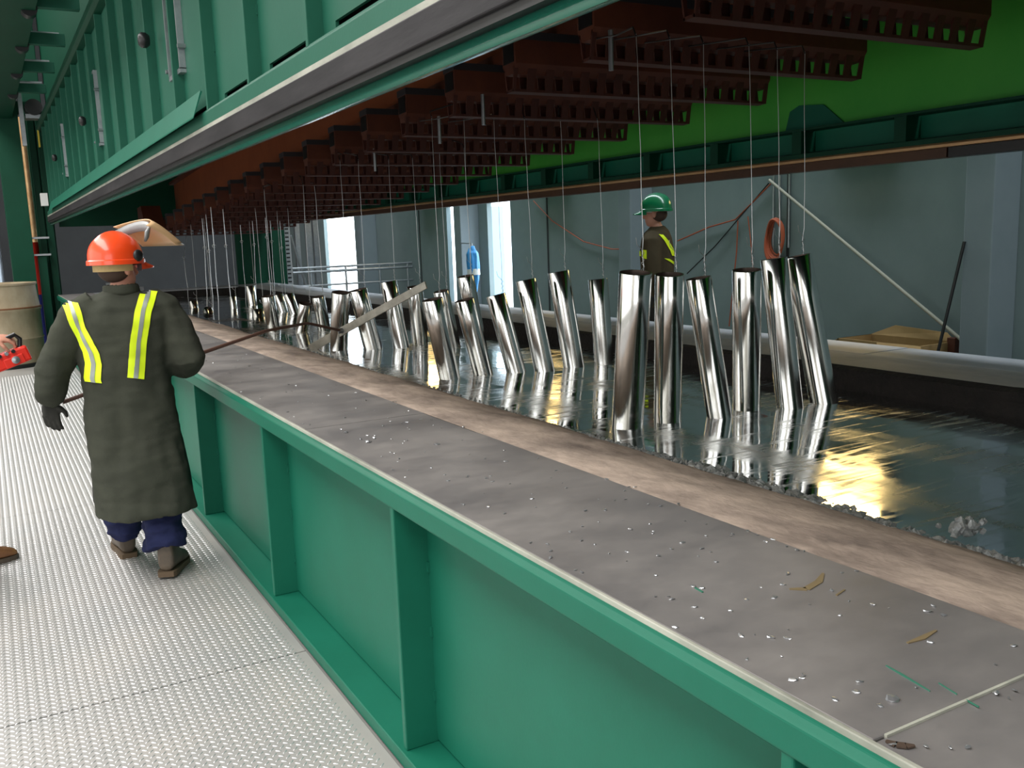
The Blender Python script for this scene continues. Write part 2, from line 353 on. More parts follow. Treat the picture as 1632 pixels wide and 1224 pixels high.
lip(dense([(1.586,.948),(1.74,.942),(1.88,.928),(2.0,.902),(2.09,.868),(2.15,.842),(2.2,.818),(2.26,.78)]), -1.5, 16.95, 760, M['ash'], .010, 'near_ash_lip', 1.)
lip(dense([(4.329,.948),(4.15,.95),(3.99,.948),(3.945,.944)], 3), -1.5, 16.95, 260, M['ash_grey'], .005, 'far_ash_lip', 5.)
lip([(3.945,.945),(3.90,.93),(3.915,.88),(3.9,.85),(3.895,.81),(3.88,.78)], -1.5, 16.95, 300, M['ash_dark'], .01, 'far_crust_wall', 9.)
mb = MB(); mb.box(2.1, 3.95, 16.9, 16.97, .78, .93); build('end_crust_wall', mb, M['ash_dark'], parent=k)
mb = MB(); mb.box(2.1, 3.95, -1.52, -1.45, .78, .93); build('end_crust_wall', mb, M['ash_dark'], parent=k)
zx = np.linspace(2.05, 3.99, 84); zy = np.concatenate([np.arange(-1.5, 9, .024), np.arange(9, 16.95, .05), [16.95]])
zm = MB(); nzx = len(zx)
for y in zy:
    for x in zx:
        h = .00042*noise.noise(Vector((x*7, y*5, 0)))+.0003*noise.noise(Vector((x*17, y*13, 4)))+.0009*noise.noise(Vector((x*1.6+3, y*1.3, 8)))
        zm.v.append((x, y, .82+h))
for i in range(len(zy)-1):
    for j in range(nzx-1): zm.f.append((i*nzx+j, i*nzx+j+1, (i+1)*nzx+j+1, (i+1)*nzx+j))
zz = tag(build('molten_zinc_bath', zm, M['zinc'], smooth=True), 'mirror-like molten zinc surface filling the kettle', 'molten zinc')
# dross crust at the near edge of the zinc, splatter on the rim
def blobs(n, gen, mtl, name, label, cat):
    mb = MB()
    ico = [(0,0,1),(.894,0,.447),(.276,.851,.447),(-.724,.526,.447),(-.724,-.526,.447),(.276,-.851,.447),(.724,.526,-.447),(-.276,.851,-.447),(-.894,0,-.447),(-.276,-.851,-.447),(.724,-.526,-.447),(0,0,-1)]
    icf = [(0,1,2),(0,2,3),(0,3,4),(0,4,5),(0,5,1),(1,6,2),(2,7,3),(3,8,4),(4,9,5),(5,10,1),(1,10,6),(2,6,7),(3,7,8),(4,8,9),(5,9,10),(6,11,10),(7,11,6),(8,11,7),(9,11,8),(10,11,9)]
    for _ in range(n):
        x, y, z, sx, sy, sz = gen(); a = random.uniform(0, 6.28); c, s = math.cos(a), math.sin(a)
        vs = []
        for p in ico:
            j = random.uniform(.55, 1.4); px, py, pz = p[0]*sx*j, p[1]*sy*j, p[2]*sz*j
            vs.append((x+px*c-py*s, y+px*s+py*c, z+pz))
        mb.add(vs, icf)
    return tag(build(name, mb, mtl), label, cat, kind='stuff')
def g1():
    y = random.uniform(.6, 4.2) if random.random() < .85 else random.uniform(4.2, 9)
    r = random.uniform(.006, .018)*(1.1 if y < 2.6 else .6); t = random.gauss(0, .045)
    return (2.19+t+.02*math.sin(y*3), y, .828-t*.2, r, r, r*.9)
blobs(1700, g1, M['dross'], 'zinc_dross', 'crumbly grey zinc dross along the near edge of the bath', 'dross')
def g2():
    y = abs(random.gauss(1.2, 1.4))+.5 if random.random() < .6 else random.uniform(.5, 9)
    r = random.uniform(.0015, .0045)*(2.2 if random.random() < .08 else 1)
    return (random.uniform(1.06, 1.9), y, ZR+.002 if True else 0, r*1.9, r*1.1, r*.45)
def g2b():
    x, y, z, a, b2, c2 = g2()
    if x > 1.6: z = .945-(x-1.6)*.1
    return (x, y, z, a, b2, c2)
blobs(420, g2b, M['splat'], 'zinc_splatter', 'bright zinc splatter specks scattered over the near rim', 'splatter')
def g3():
    p = at_z(1535+random.gauss(0,14), 842+random.gauss(0,4), .86); r = random.uniform(.008,.016)
    return (p.x, p.y, .86+random.uniform(-.01,.015), r, r, r)
blobs(40, g3, M['dross'], 'bright_dross_clump', 'bright clump of fresh zinc dross at the right end of the near edge', 'dross')

# ================================================================== ENCLOSURE (hood) AND LIFTING DOORS
en = thing('hood_enclosure', 'green steel fume hood standing over the kettle', 'hood', (2.9, 7.5, 0))
build('upper_near_wall', MB().box(1.22, 1.26, -3, 18.2, 3.3, 6.6), M['green_dark'], parent=en)
build('upper_far_wall', MB().box(4.86, 4.9, -3, 18.2, 3.8, 6.6), M['green_dark'], parent=en)
build('hood_roof', MB().box(1.22, 4.9, -3, 18.2, 6.6, 6.66), M['green_dark'], parent=en)
build('hood_end_wall', MB().box(1.22, 4.86, 18.14, 18.2, 2.1, 6.6), M['green_dark'], parent=en)
build('hood_end_wall', MB().box(1.22, 4.86, -3, -2.94, 1.0, 6.6), M['green_dark'], parent=en)
build('hood_end_skirt', MB().box(4.22, 5.05, 18.14, 18.2, 0, 2.1), M['green_dark'], parent=en)
for x in (1.0, 5.0):
    build('corner_post', MB().box(x-.14, x+.14, 18.0, 18.28, 0, 6.6), M['green_dark'], parent=en, bevel=.01)
    build('corner_post', MB().box(x-.1, x+.1, -3.2, -3.0, 0, 6.6), M['green_dark'], parent=en, bevel=.01)
# ---- near lifting door
D = 1.0
nd = thing('near_lifting_door', 'ribbed green lifting door raised over the near side of the kettle', 'door', (D, 7.5, 2.1))
DY0, DY1 = -2.5, 17.2
DF = [3.1+.785*i for i in range(-7, 18)]
DSK = D+.062
slots = []
for i in range(len(DF)-1):
    a, b_ = DF[i]+.012, DF[i+1]-.012
    # pan skin with a drain slot cut near its foot
    s0, s1, zs0, zs1 = a+.05, b_-.12, 2.352, 2.392
    mb = MB()
    mb.box(DSK, DSK+.012, a, b_, zs1, 3.62); mb.box(DSK, DSK+.012, a, b_, 2.32, zs0)
    mb.box(DSK, DSK+.012, a, s0, zs0, zs1); mb.box(DSK, DSK+.012, s1, b_, zs0, zs1)
    build('door_panel', mb, M['green_door'], parent=nd)
for y in DF:
    build('door_rib', MB().box(D+.005, DSK+.006, y-.012, y+.012, 2.33, 3.6), M['green_door'], parent=nd, bevel=.003)
    for z in (2.6, 2.95, 3.3):
        build('weld_tab', MB().box(DSK-.006, DSK+.002, y-.02, y-.012, z, z+.04), M['green_door'], parent=nd)
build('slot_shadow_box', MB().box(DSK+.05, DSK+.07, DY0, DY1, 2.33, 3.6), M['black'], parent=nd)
build('bottom_ledge', MB().prism_y([(D+.0,2.262),(D,2.325),(D+.012,2.34),(DSK+.02,2.345),(DSK+.02,2.262)], DY0, DY1), M['green_door'], parent=nd, bevel=.003)
# sloping deflector along the far half of the door foot
build('deflector_plate', MB().prism_y([(D-.045,2.305),(D-.045,2.312),(D-.002,2.435),(D+.006,2.43)], 4.75, DY1-1.2), M['green'], parent=nd)
build('pale_edge', MB().box(D-.004, D+.02, DY0, DY1, 2.246, 2.264), M['pale_strip'], parent=nd)
build('seal_gap_shade', MB().box(D+.004, D+.045, DY0, DY1, 2.146, 2.169), M['black'], parent=nd)  # black bar put in as the shade between seal and lip
build('rubber_seal', MB().box(D-.008, D+.02, DY0, DY1, 2.168, 2.246), M['rubber'], parent=nd, bevel=.004)
build('lower_lip', MB().prism_y([(D+.05,2.168),(D+.035,2.15),(D+.03,2.135),(D+.022,2.118),(D+.025,2.107),(D+.04,2.105),(D+.06,2.115),(D+.12,2.15),(D+.2,2.18),(D+.2,2.2)], DY0, DY1), M['green_gloss'], parent=nd, smooth=True)
build('top_rail', MB().prism_y([(D-.03,3.62),(D-.03,3.68),(D+.12,3.80),(D+.16,3.80),(D+.16,3.6),(D,3.6)], DY0, DY1), M['green_dark'], parent=nd, bevel=.004)
for wy in (1.63, 5.53, 9.43, 13.4):
    wf = build('inspection_window', MB().box(D+.03, DSK+.01, wy-.17, wy-.15, 2.64, 3.25).box(D+.03, DSK+.01, wy+.15, wy+.17, 2.64, 3.25).box(D+.03, DSK+.01, wy-.17, wy+.17, 2.62, 2.645).box(D+.03, DSK+.01, wy-.17, wy+.17, 3.25, 3.27), M['galv'], parent=nd)
    build('pane', MB().box(D+.07, D+.078, wy-.15, wy+.15, 2.645, 3.25), M['glass'], parent=wf)
    for (dy, z) in ((-.2,2.75),(-.2,3.1),(.2,2.68)):
        build('toggle_clamp', MB().tube([(D+.02,wy+dy,z),(D+.1,wy+dy,z)], .012), M['galv'], parent=wf)
    build('knob', MB().lathe([(0,.0),(.03,.0),(.045,.02),(.045,.045),(.03,.06),(0,.065)], (D-.0,wy+.52,2.91), 14, Matrix.Rotation(math.radians(-90),3,'Y')), M['black'], parent=nd, smooth=True)
# ladder of cable clamps
for z in np.arange(2.5, 3.5, .16):
    build('cable_clip', MB().tube([(D+.06,7.05,z),(D+.1,7.05,z)], .014), M['black'], parent=nd)
build('yellow_tag', MB().box(D-.02, D, 17.0, 17.12, 3.35, 3.62), M['yellow'], parent=nd)
build('white_stop_block', MB().box(D-.08, D+.02, 17.0, 17.2, 2.42, 2.62), M['white'], parent=nd)
# ---- far lifting door (seen from inside)
XF = 4.75
fd = thing('far_lifting_door', 'bright green inner face of the lifting door over the far side', 'door', (XF, 7.5, 2.03))
build('inner_skin', MB().box(XF, XF+.015, DY0, 18.1, 2.29, 3.9), M['green_lamplit'], parent=fd)
build('bottom_ledge', MB().box(XF-.1, XF+.02, DY0, 18.1, 2.285, 2.30), M['green_dark'], parent=fd)
build('recess_back', MB().box(XF+.04, XF+.05, DY0, 18.1, 2.1, 2.29), M['green'], parent=fd)
for i in range(-3, 21):
    y = 3.65+.785*i
    build('recess_stiffener', MB().box(XF-.09, XF+.04, y-.03, y+.05, 2.13, 2.287), M['green_dark'], parent=fd)
build('lower_lip', MB().prism_y([(XF-.1,2.11),(XF-.1,2.14),(XF-.06,2.15),(XF+.04,2.15),(XF+.04,2.11)], DY0, 18.1), M['green_dark'], parent=fd)
build('lit_brass_rail', MB().prism_y([(XF-.115,2.085),(XF-.115,2.102),(XF-.105,2.112),(XF+.0,2.112),(XF+.0,2.085)], DY0, 18.1), M['copper'], parent=fd, bevel=.002)
for a,b_ in ((DY0,3.35),(3.36,18.1)):
    build('brown_seal', MB().box(XF-.085, XF, a, b_, 2.03, 2.085), M['brown'] if a > 0 else M['black'], parent=fd, bevel=.003)
build('patch_plate', MB().prism_x([(4.12,2.30),(4.62,2.30),(4.58,2.43),(4.5,2.46),(4.3,2.44)], XF-.012, XF), M['green'], parent=fd)
# ---- lamps inside the hood
for i, y in enumerate((2.2, 7.4, 12.6)):
    hl = thing('hood_lamp', ['sodium lamp under the hood roof nearest the viewer', 'sodium lamp under the middle of the hood roof', 'sodium lamp under the far part of the hood roof'][i], 'lamp', (2.0, y, 6.2), 'lamps in the hood')
    build('lamp_housing', MB().lathe([(.02,6.55),(.09,6.5),(.12,6.4),(.24,6.22)], (2.0,y,0), 20), M['galv'], parent=hl, smooth=True)
    build('lamp_glow', MB().lathe([(0,6.3),(.1,6.28),(.13,6.24),(.1,6.2),(0,6.18)], (2.0,y,0), 16), M['hood_lamp'], parent=hl, smooth=True)
# ---- sodium floodlights on the right wall above the walkway
for i, y in enumerate((6.3, 11.9, 16.4)):
    fl = thing('wall_floodlight', ['warm floodlight on the concrete wall opposite the pipes', 'warm floodlight on the wall between the second and third columns', 'warm floodlight on the wall past the doorways'][i], 'lamp', (XR-.12, y, 2.62), 'floodlights on the concrete wall')
    build('housing', MB().box(XR-.16, XR, y-.42, y+.42, 2.36, 2.92), M['galv'], parent=fl, bevel=.02)
    build('lens', MB().box(XR-.175, XR-.158, y-.38, y+.38, 2.4, 2.88), M['sodium'], parent=fl)

# ================================================================== LIFTING FRAME WITH CROSS BEAMS
TS = -.05
def fz(y): return 2.526+TS*(y-3.03)
fr = thing('lifting_frame', 'rust-red lifting frame with a row of notched cross beams', 'lifting frame', (3.45, 9.0, fz(9.0)))
L, Rr = 2.57, 4.41
def shear_build(name, mb, mtl, parent, **kw):
    mb.v = [(x, y, z+fz(y)) for x, y, z in mb.v]; return build(name, mb, mtl, parent=parent, **kw)
for i in range(-2, 19):
    y = 3.03+.735*i
    mb = MB()
    # folded box body with tapered foot, slanted right end
    prof = [(-.07,.14),(-.07,.30),(.07,.30),(.07,.14),(.035,.09),(-.035,.09)]
    n = 6
    vs = [(L, y+p, q) for p, q in prof]+[(Rr+(.0 if q > .2 else -.0), y+p, q) for p, q in prof]
    mb.add(vs, [(5,4,3,2,1,0),(6,7,8,9,10,11)]+[((j+1)%6, 6+(j+1)%6, 6+j, j) for j in range(6)])
    cb = shear_build('cross_beam', mb, M['rust'], fr)
    shear_build('scorched_cap', MB().box(L-.004, Rr+.004, y-.074, y+.074, .262, .304), M['top_black'], cb)
    shear_build('hollow_end_shade', MB().box(L-.004, L+.002, y-.055, y+.055, .15, .255), M['black'], cb)  # beam is solid; black panel paints the shade of an open end
    mb = MB(); npit = 16; pw = (Rr-L)/npit
    for j in range(npit+1):
        xc = L+j*pw; h = pw*.24
        xa, xb = max(L, xc-h), min(Rr, xc+h); xa2, xb2 = max(L, xc-h*.8-.008), min(Rr, xc+h*.8-.008)
        for s in (-1, 1):
            mb.hexa([(xa2,y+s*.03-.005,.0),(xb2,y+s*.03-.005,.0),(xb2,y+s*.03+.005,.0),(xa2,y+s*.03+.005,.0)],
                    [(xa,y+s*.052-.005,.13),(xb,y+s*.052-.005,.13),(xb,y+s*.052+.005,.13),(xa,y+s*.052+.005,.13)])
    mb.box(L, Rr, y-.035, y+.035, .0, .014)
    shear_build('notched_hook_bar', mb, M['rust_dark'], cb)
for x in (2.95, 4.0):
    shear_build('long_beam', MB().box(x-.03, x+.03, 1.0, 16.6, .36, .86), M['rust_light'], fr)
    shear_build('long_beam_flange', MB().box(x-.11, x+.11, 1.0, 16.6, .305, .36), M['rust'], fr)
    shear_build('long_beam_flange', MB().box(x-.11, x+.11, 1.0, 16.6, .86, .9), M['rust'], fr)
shear_build('end_bracket', MB().prism_x([(15.9,.0),(16.7,.0),(16.7,.5),(16.3,.5)], L-.25, L+.05), M['rust'], fr)
for (u, v0, v1, i) in ((925,92,158,1),(742,265,310,3),(490,300,330,6),(640,235,270,4)):
    y = 3.03+.735*i-.1; x = L+.02+.05*i
    shear_build('hanger_pin', MB().tube([(x,y,.12),(x,y,-.06)], .012), M['galv'], fr)

# ================================================================== PIPES
ZL = .82
PIPES = [ # top px, base px, width px, where
 ((1013,434),(1000,680),50,'leftmost of the nearest row', -0.09),
 ((1067,437),(1064,671),44,'second from left in the nearest row', -0.09),
 ((1113,443),(1147,664),40,'third from left in the nearest row, top leaning left', -0.02),
 ((1190,430),(1190,652),44,'upright, fourth from left in the nearest row', -0.08),
 ((1233,412),(1259,649),42,'fifth from left in the nearest row, tall and leaning'),
 ((1270,408),(1313,641),44,'rightmost of the nearest row, leaning left'),
 ((953,445),(963,580),31,'rightmost of the second row'),
 ((890,433),(915,584),34,'tallest, second from right in the second row'),
 ((838,446),(868,591),32,'third from right in the second row'),
 ((790,470),(823,593),31,'third from left in the second row'),
 ((740,478),(770,596),31,'second from left in the second row', -0.04),
 ((689,477),(717,603),33,'leftmost of the second row', -0.05),
 ((742,440),(764,556),26,'half hidden behind the second row, under the blue tarp', -0.06),
 ((703,464),(722,553),25,'half hidden behind the second row, far left', -0.06),
 ((661,457),(670,550),25,'rightmost of the third row, behind the paddle tip', -0.06),
 ((619,449),(640,554),26,'tall one in the middle of the third row'),
 ((570,462),(595,556),29,'leaning left in the third row', -0.05),
 ((543,466),(540,558),28,'nearly upright, left in the third row', -0.08),
 ((507,473),(517,526),20,'short and banded, left of the third row', -0.05),
 ((487,484),(481,530),21,'leaning right in the fourth row', -0.06),
 ((460,469),(470,500),16,'small, far back near the kettle end'),
 ((427,472),(437,528),20,'leftmost tall one of the fourth row', -0.06),
 ((399,456),(403,487),15,'slim, near the far end of the bath'),
 ((444,470),(452,498),15,'thin one behind the fourth row'),
 ((371,473),(373,492),11,'tiny, near the far left corner of the bath'),
 ((308,481),(310,491),13,'short stub in the far left corner'),
 ((331,494),(332,498),16,'flat ring just above the zinc'),
 ((412,495),(413,505),20,'short wide collar by the far edge'),
]
def pipe(top, base, wpx, where, idx, lean=.02):
    B = at_z(base[0], base[1], ZL); dep = depth(B); rd = ray(*top); hd_ = _F*np.array([1,1,0]); T = Vector(_C0+rd*(float(np.array(B) @ hd_)+lean)/float(rd @ hd_)); r = wpx*dep/FPX/2
    ax = (T-B); ln = ax.length; ax.normalize()
    pt = thing('hanging_pipe', 'shiny zinc-coated pipe in the bath, '+where, 'pipe', (B.x, B.y, ZL), 'shiny pipes hanging in the zinc')
    q = Vector((0,0,1)).rotation_difference(ax).to_matrix()
    lo = -.25
    mb = MB(); mb.lathe([(r*.93,lo),(r,lo)]+[(r,lerp(lo,ln,t)) for t in (.25,.5,.75)]+[(r,ln-.002),(r*.985,ln),(r*.94,ln)], B, 28, q)
    tb = build('pipe_wall', mb, M['chrome'], parent=pt, smooth=True)
    mb = MB(); mb.lathe([(r*.94,ln-.0005),(r*.94,ln*.5),(r*.94,lo)], B, 28, q); mb.f.append(tuple(range(2*28, 3*28)))
    build('pipe_bore', mb, M['bore'], parent=pt, smooth=True)
    # tie wire from the lifted lip up to a cross beam
    e = q @ Vector((r*.97,0,0)); e = e if e.x > 0 else -e
    e = q @ Vector((r*.97*math.cos(.4), r*.97*math.sin(.4), 0))
    P = B+ax*(ln-.03)+e; ky = round((P.y+.12-3.03)/.735)*.735+3.03
    topz = fz(P.y)+.02; wob = random.uniform(-.012, .012)
    wr_ = .0017 if dep < 8 else .0026
    path = [P, P+Vector((.004,0,.05)), P+Vector((.0,0.004,.1)), P+Vector((.004+wob*.3,.0,.16))]
    K = path[-1]; endp = Vector((K.x+wob, K.y+.02, fz(K.y)+.0))
    for t in (.1,.25,.45,.65,.85,1): path.append(K.lerp(endp, t)+Vector((random.uniform(-.003,.003), 0, 0)))
    ky = math.ceil((K.y-3.03)/.735)*.735+3.03
    build('hook', MB().tube([path[-1]-Vector((0,0,.01)), path[-1]+Vector((0,.02,.03)), Vector((min(max(K.x, 2.6), 4.36), lerp(K.y, ky, .6), fz(ky)+.08)), Vector((min(max(K.x, 2.6), 4.36), ky, fz(ky)+.1))], .004, 6), M['black'], parent=pt)
    mb = MB().tube(path, wr_, 6)
    # twist and loose tail
    hel = [P+Vector((.007*math.cos(a*1.3), .007*math.sin(a*1.3), .02+.006*a)) for a in range(18)]
    mb.tube(hel, wr_*.8, 5)
    mb.tube([hel[-1], hel[-1]+Vector((-.025,.0,.02)), hel[-1]+Vector((-.03,.0,.05))], wr_*.8, 5)
    # strand running down through the pipe on the outside
    if idx % 2 == 0: mb.tube([P, P+e*.25-ax*.2, B+e*1.12+ax*ln*.2, B+e*1.05], wr_*.6, 5)
    build('tie_wire', mb, M['wire'], parent=pt, smooth=True)
for i, p in enumerate(PIPES): pipe(*p[:4], i, *(p[4:] or (.03,)))
# loose wires dropping into the zinc at the far end
for i, (u0,v0,u1,v1) in enumerate([(293,410,300,478),(326,395,330,500),(333,400,340,505),(341,392,349,515),(360,392,369,510),(385,385,392,488),(405,390,408,490),(425,378,432,492),(433,385,438,488),(449,395,455,485)]):
    b_ = at_z(u1, v1, .78); dd = depth(b_); t_ = at_d(u0, v0, dd); t2 = Vector((min(t_.x, 4.36), min(t_.y, 16.3), fz(min(t_.y, 16.3))+.03))
    mb = MB().tube([b_, b_.lerp(t_,.3)+Vector((.01,0,0)), b_.lerp(t_,.6), t_, t2], .0045, 5)
    mb.tube([t_+Vector((.02*math.cos(a), .0, .02*math.sin(a))) for a in np.linspace(0, 5.5, 8)], .003, 4)
    tag(build('hanging_wire', mb, M['wire']), 'bare tie wire at the far end of the bath, %s from left' % ['first','second','third','fourth','fifth','sixth','seventh','eighth','ninth','tenth'][i], 'wire', 'bare wires hanging from the frame')

# ================================================================== FIGURES
def skin(verts, edges, radii, sub=2):
    me = bpy.data.meshes.new('t'); me.from_pydata([tuple(v) for v in verts], edges, []); o = bpy.data.objects.new('t', me); C.objects.link(o)
    o.modifiers.new('s', 'SKIN'); sv = me.skin_vertices[0].data
    for i, r in enumerate(radii):
        sv[i].radius = (r, r) if not isinstance(r, tuple) else r; sv[i].use_root = (i == 0)
    ss = o.modifiers.new('u', 'SUBSURF'); ss.levels = sub; ss.render_levels = sub
    dg = bpy.context.evaluated_depsgraph_get(); ev = o.evaluated_get(dg); m2 = bpy.data.meshes.new_from_object(ev)
    mb = MB(); mb.v = [tuple(v.co) for v in m2.vertices]; mb.f = [tuple(p.vertices) for p in m2.polygons]
    bpy.data.objects.remove(o); bpy.data.meshes.remove(me); bpy.data.meshes.remove(m2)
    return mb
def remesh(mb, vox, smooth=4):
    me = bpy.data.meshes.new('t'); me.from_pydata(mb.v, [], mb.f); bm = bmesh.new(); bm.from_mesh(me); bmesh.ops.recalc_face_normals(bm, faces=bm.faces); bm.to_mesh(me); bm.free()
    o = bpy.data.objects.new('t', me); C.objects.link(o)
    r = o.modifiers.new('r', 'REMESH'); r.mode = 'VOXEL'; r.voxel_size = vox
    if smooth: s = o.modifiers.new('s', 'SMOOTH'); s.iterations = smooth; s.factor = .5
    dg = bpy.context.evaluated_depsgraph_get(); ev = o.evaluated_get(dg); m2 = bpy.data.meshes.new_from_object(ev)
    q = MB(); q.v = [tuple(v.co) for v in m2.vertices]; q.f = [tuple(p.vertices) for p in m2.polygons]
    bpy.data.objects.remove(o); bpy.data.meshes.remove(me); bpy.data.meshes.remove(m2)
    return q
def join(*ms):
    q = MB()
    for a in ms: q.add(a.v, a.f)
    return q
def ellipsoid(c, rx, ry, rz, rot=None, seg=20, rings=14):
    mb = MB(); prof = [(math.sin(math.pi*i/rings), -math.cos(math.pi*i/rings)) for i in range(rings+1)]
    for r, z in prof:
        r = max(r, .002)
        for kk in range(seg):
            th = 2*math.pi*kk/seg; p = Vector((r*math.cos(th)*rx, r*math.sin(th)*ry, z*rz))
            if rot is not None: p = rot @ p
            mb.v.append(tuple(p+Vector(c)))
    for i in range(rings):
        for kk in range(seg): mb.f.append((i*seg+kk, i*seg+(kk+1)%seg, (i+1)*seg+(kk+1)%seg, (i+1)*seg+kk))
    mb.f.append(tuple(range(seg-1,-1,-1))); mb.f.append(tuple(rings*seg+kk for kk in range(seg)))
    return mb
def head_mesh(c, yaw, pitch=0.):
    """head centred at c, facing +Y turned by yaw (clockwise seen from above)"""
    R = Matrix.Rotation(-yaw, 3, 'Z') @ Matrix.Rotation(pitch, 3, 'X')
    c = Vector(c); P = lambda x,y,z: c+R @ Vector((x,y,z))
    ms = [ellipsoid(P(0,-.012,.025), .077, .096, .098, R), ellipsoid(P(0,.025,-.05), .056, .062, .075, R), ellipsoid(P(0,.062,-.088), .026, .024, .024, R),
          ellipsoid(P(0,.086,.028), .05, .014, .012, R)]
    ms.append(MB().tube([P(0,.084,.02),P(0,.103,-.015),P(0,.108,-.03),P(0,.09,-.04)], [.009,.013,.016,.01], 8))
    for s in (-1,1):
        ms.append(ellipsoid(P(s*.079,-.008,-.008), .012, .022, .034, R @ Matrix.Rotation(s*.25,3,'Z')))
        ms.append(ellipsoid(P(s*.018,.092,-.033), .011, .011, .009, R))
    ms.append(ellipsoid(P(0,.083,-.062), .024, .012, .006, R)); ms.append(ellipsoid(P(0,.081,-.073), .02, .012, .006, R))
    return join(*ms), R, P
def hand_mesh(wr, d, palm_n, side, curl=.5, s=1.):
    """wr: wrist, d: direction of fingers, palm_n: palm normal, side: +1 thumb on cross(d,n)"""
    d = Vector(d).normalized(); n = Vector(palm_n); n = (n-d*n.dot(d)).normalized(); t = d.cross(n)*side; wr = Vector(wr)
    ms = [skin([wr-d*.03*s, wr+d*.02*s, wr+d*.06*s, wr+d*.085*s], [(0,1),(1,2),(2,3)], [(.026*s,.026*s),(.03*s,.024*s),(.038*s,.02*s),(.036*s,.016*s)], 1)]
    ms.append(ellipsoid(wr+d*.05*s, .042*s, .05*s, .018*s, Matrix((t, d, n)).transposed()))
    for i, (off, ln) in enumerate(((.03,.075),(.01,.085),(-.011,.078),(-.031,.06))):
        p0 = wr+d*.08*s+t*off*s; pts = [p0-d*.02*s, p0]; a = 0
        for q_, seg_ in enumerate((.45,.3,.25)):
            a += curl*(.7 if q_ == 0 else .9); pts.append(pts[-1]+(d*math.cos(a)+n*math.sin(a))*ln*seg_*s)
        ms.append(MB().tube(pts, [.0095*s,.0098*s,.009*s,.0085*s,.006*s], 8))
    p0 = wr+d*.03*s+t*.03*s; th = [p0-t*.01*s, p0+t*.015*s+d*.01*s, p0+t*.03*s+d*.03*s+n*.012*s*curl*2, p0+t*.03*s+d*.055*s+n*.03*s*curl*2]
    ms.append(MB().tube(th, [.013*s,.0125*s,.011*s,.0075*s], 8))
    return join(*ms)
def loft(rings, seg=36):
    """rings: (cx,cy,z,halfw,halfd,rot)"""
    mb = MB()
    for (cx,cy,z,hw,hd,rt) in rings:
        for kk in range(seg):
            th = 2*math.pi*kk/seg; c_, s_ = math.cos(th), math.sin(th)
            x = hw*math.copysign(abs(c_)**.8, c_); y = hd*math.copysign(abs(s_)**.8, s_)
            mb.v.append((cx+x*math.cos(rt)-y*math.sin(rt), cy+x*math.sin(rt)+y*math.cos(rt), z))
    n = len(rings)
    for i in range(n-1):
        for kk in range(seg): mb.f.append((i*seg+kk, i*seg+(kk+1)%seg, (i+1)*seg+(kk+1)%seg, (i+1)*seg+kk))
    mb.f.append(tuple(range(seg-1,-1,-1))); mb.f.append(tuple((n-1)*seg+kk for kk in range(seg)))
    return mb
def wrinkle(mb, amp, sc_=(9,9,3), seed=0, zfade=None):
    # displace along approximate normals from a temp mesh
    me = bpy.data.meshes.new('t'); me.from_pydata(mb.v, [], mb.f); me.update()
    out = []
    for v in me.vertices:
        p = v.co; f = noise.noise(Vector((p.x*sc_[0]+seed, p.y*sc_[1], p.z*sc_[2])))+.5*noise.noise(Vector((p.x*sc_[0]*2.3, p.y*sc_[1]*2.3+seed, p.z*sc_[2]*2)))
        out.append(tuple(p+v.normal*f*amp))
    mb.v = out; bpy.data.meshes.remove(me); return mb
def strip_on(mb, path_px, width_px, off, across=5, along=40):
    """cloth band laid onto a garment surface: points found where sight lines meet the cloth, lifted off it"""
    bv = BVHTree.FromPolygons([Vector(v) for v in mb.v], mb.f)
    pts = [Vector(p) for p in path_px]; seglen = [(pts[i+1]-pts[i]).length for i in range(len(pts)-1)]; tot = sum(seglen)
    q = MB(); idx = {}
    for i in range(along+1):
        s = tot*i/along; j = 0
        while j < len(seglen)-1 and s > seglen[j]: s -= seglen[j]; j += 1
        p = pts[j].lerp(pts[j+1], s/seglen[j]); t = (pts[min(j+1,len(pts)-1)]-pts[j]).normalized(); nrm = Vector((-t.y, t.x))
        nrm = Vector((1, .12))
        for a in range(across+1):
            u = p+nrm*width_px*(a/across-.5); d = Vector(ray(u.x, u.y)).normalized()
            hit = bv.ray_cast(Vector(_C0), d)
            if hit[0] is not None:
                idx[(i,a)] = len(q.v); q.v.append(tuple(hit[0]+hit[1]*off))
    for i in range(along):
        for a in range(across):
            ks = [(i,a),(i,a+1),(i+1,a+1),(i+1,a)]
            if all(z in idx for z in ks):
                vv = [Vector(q.v[idx[z]]) for z in ks]
                if max((vv[0]-vv[2]).length, (vv[1]-vv[3]).length) < .09: q.f.append(tuple(idx[z] for z in ks))
    return q
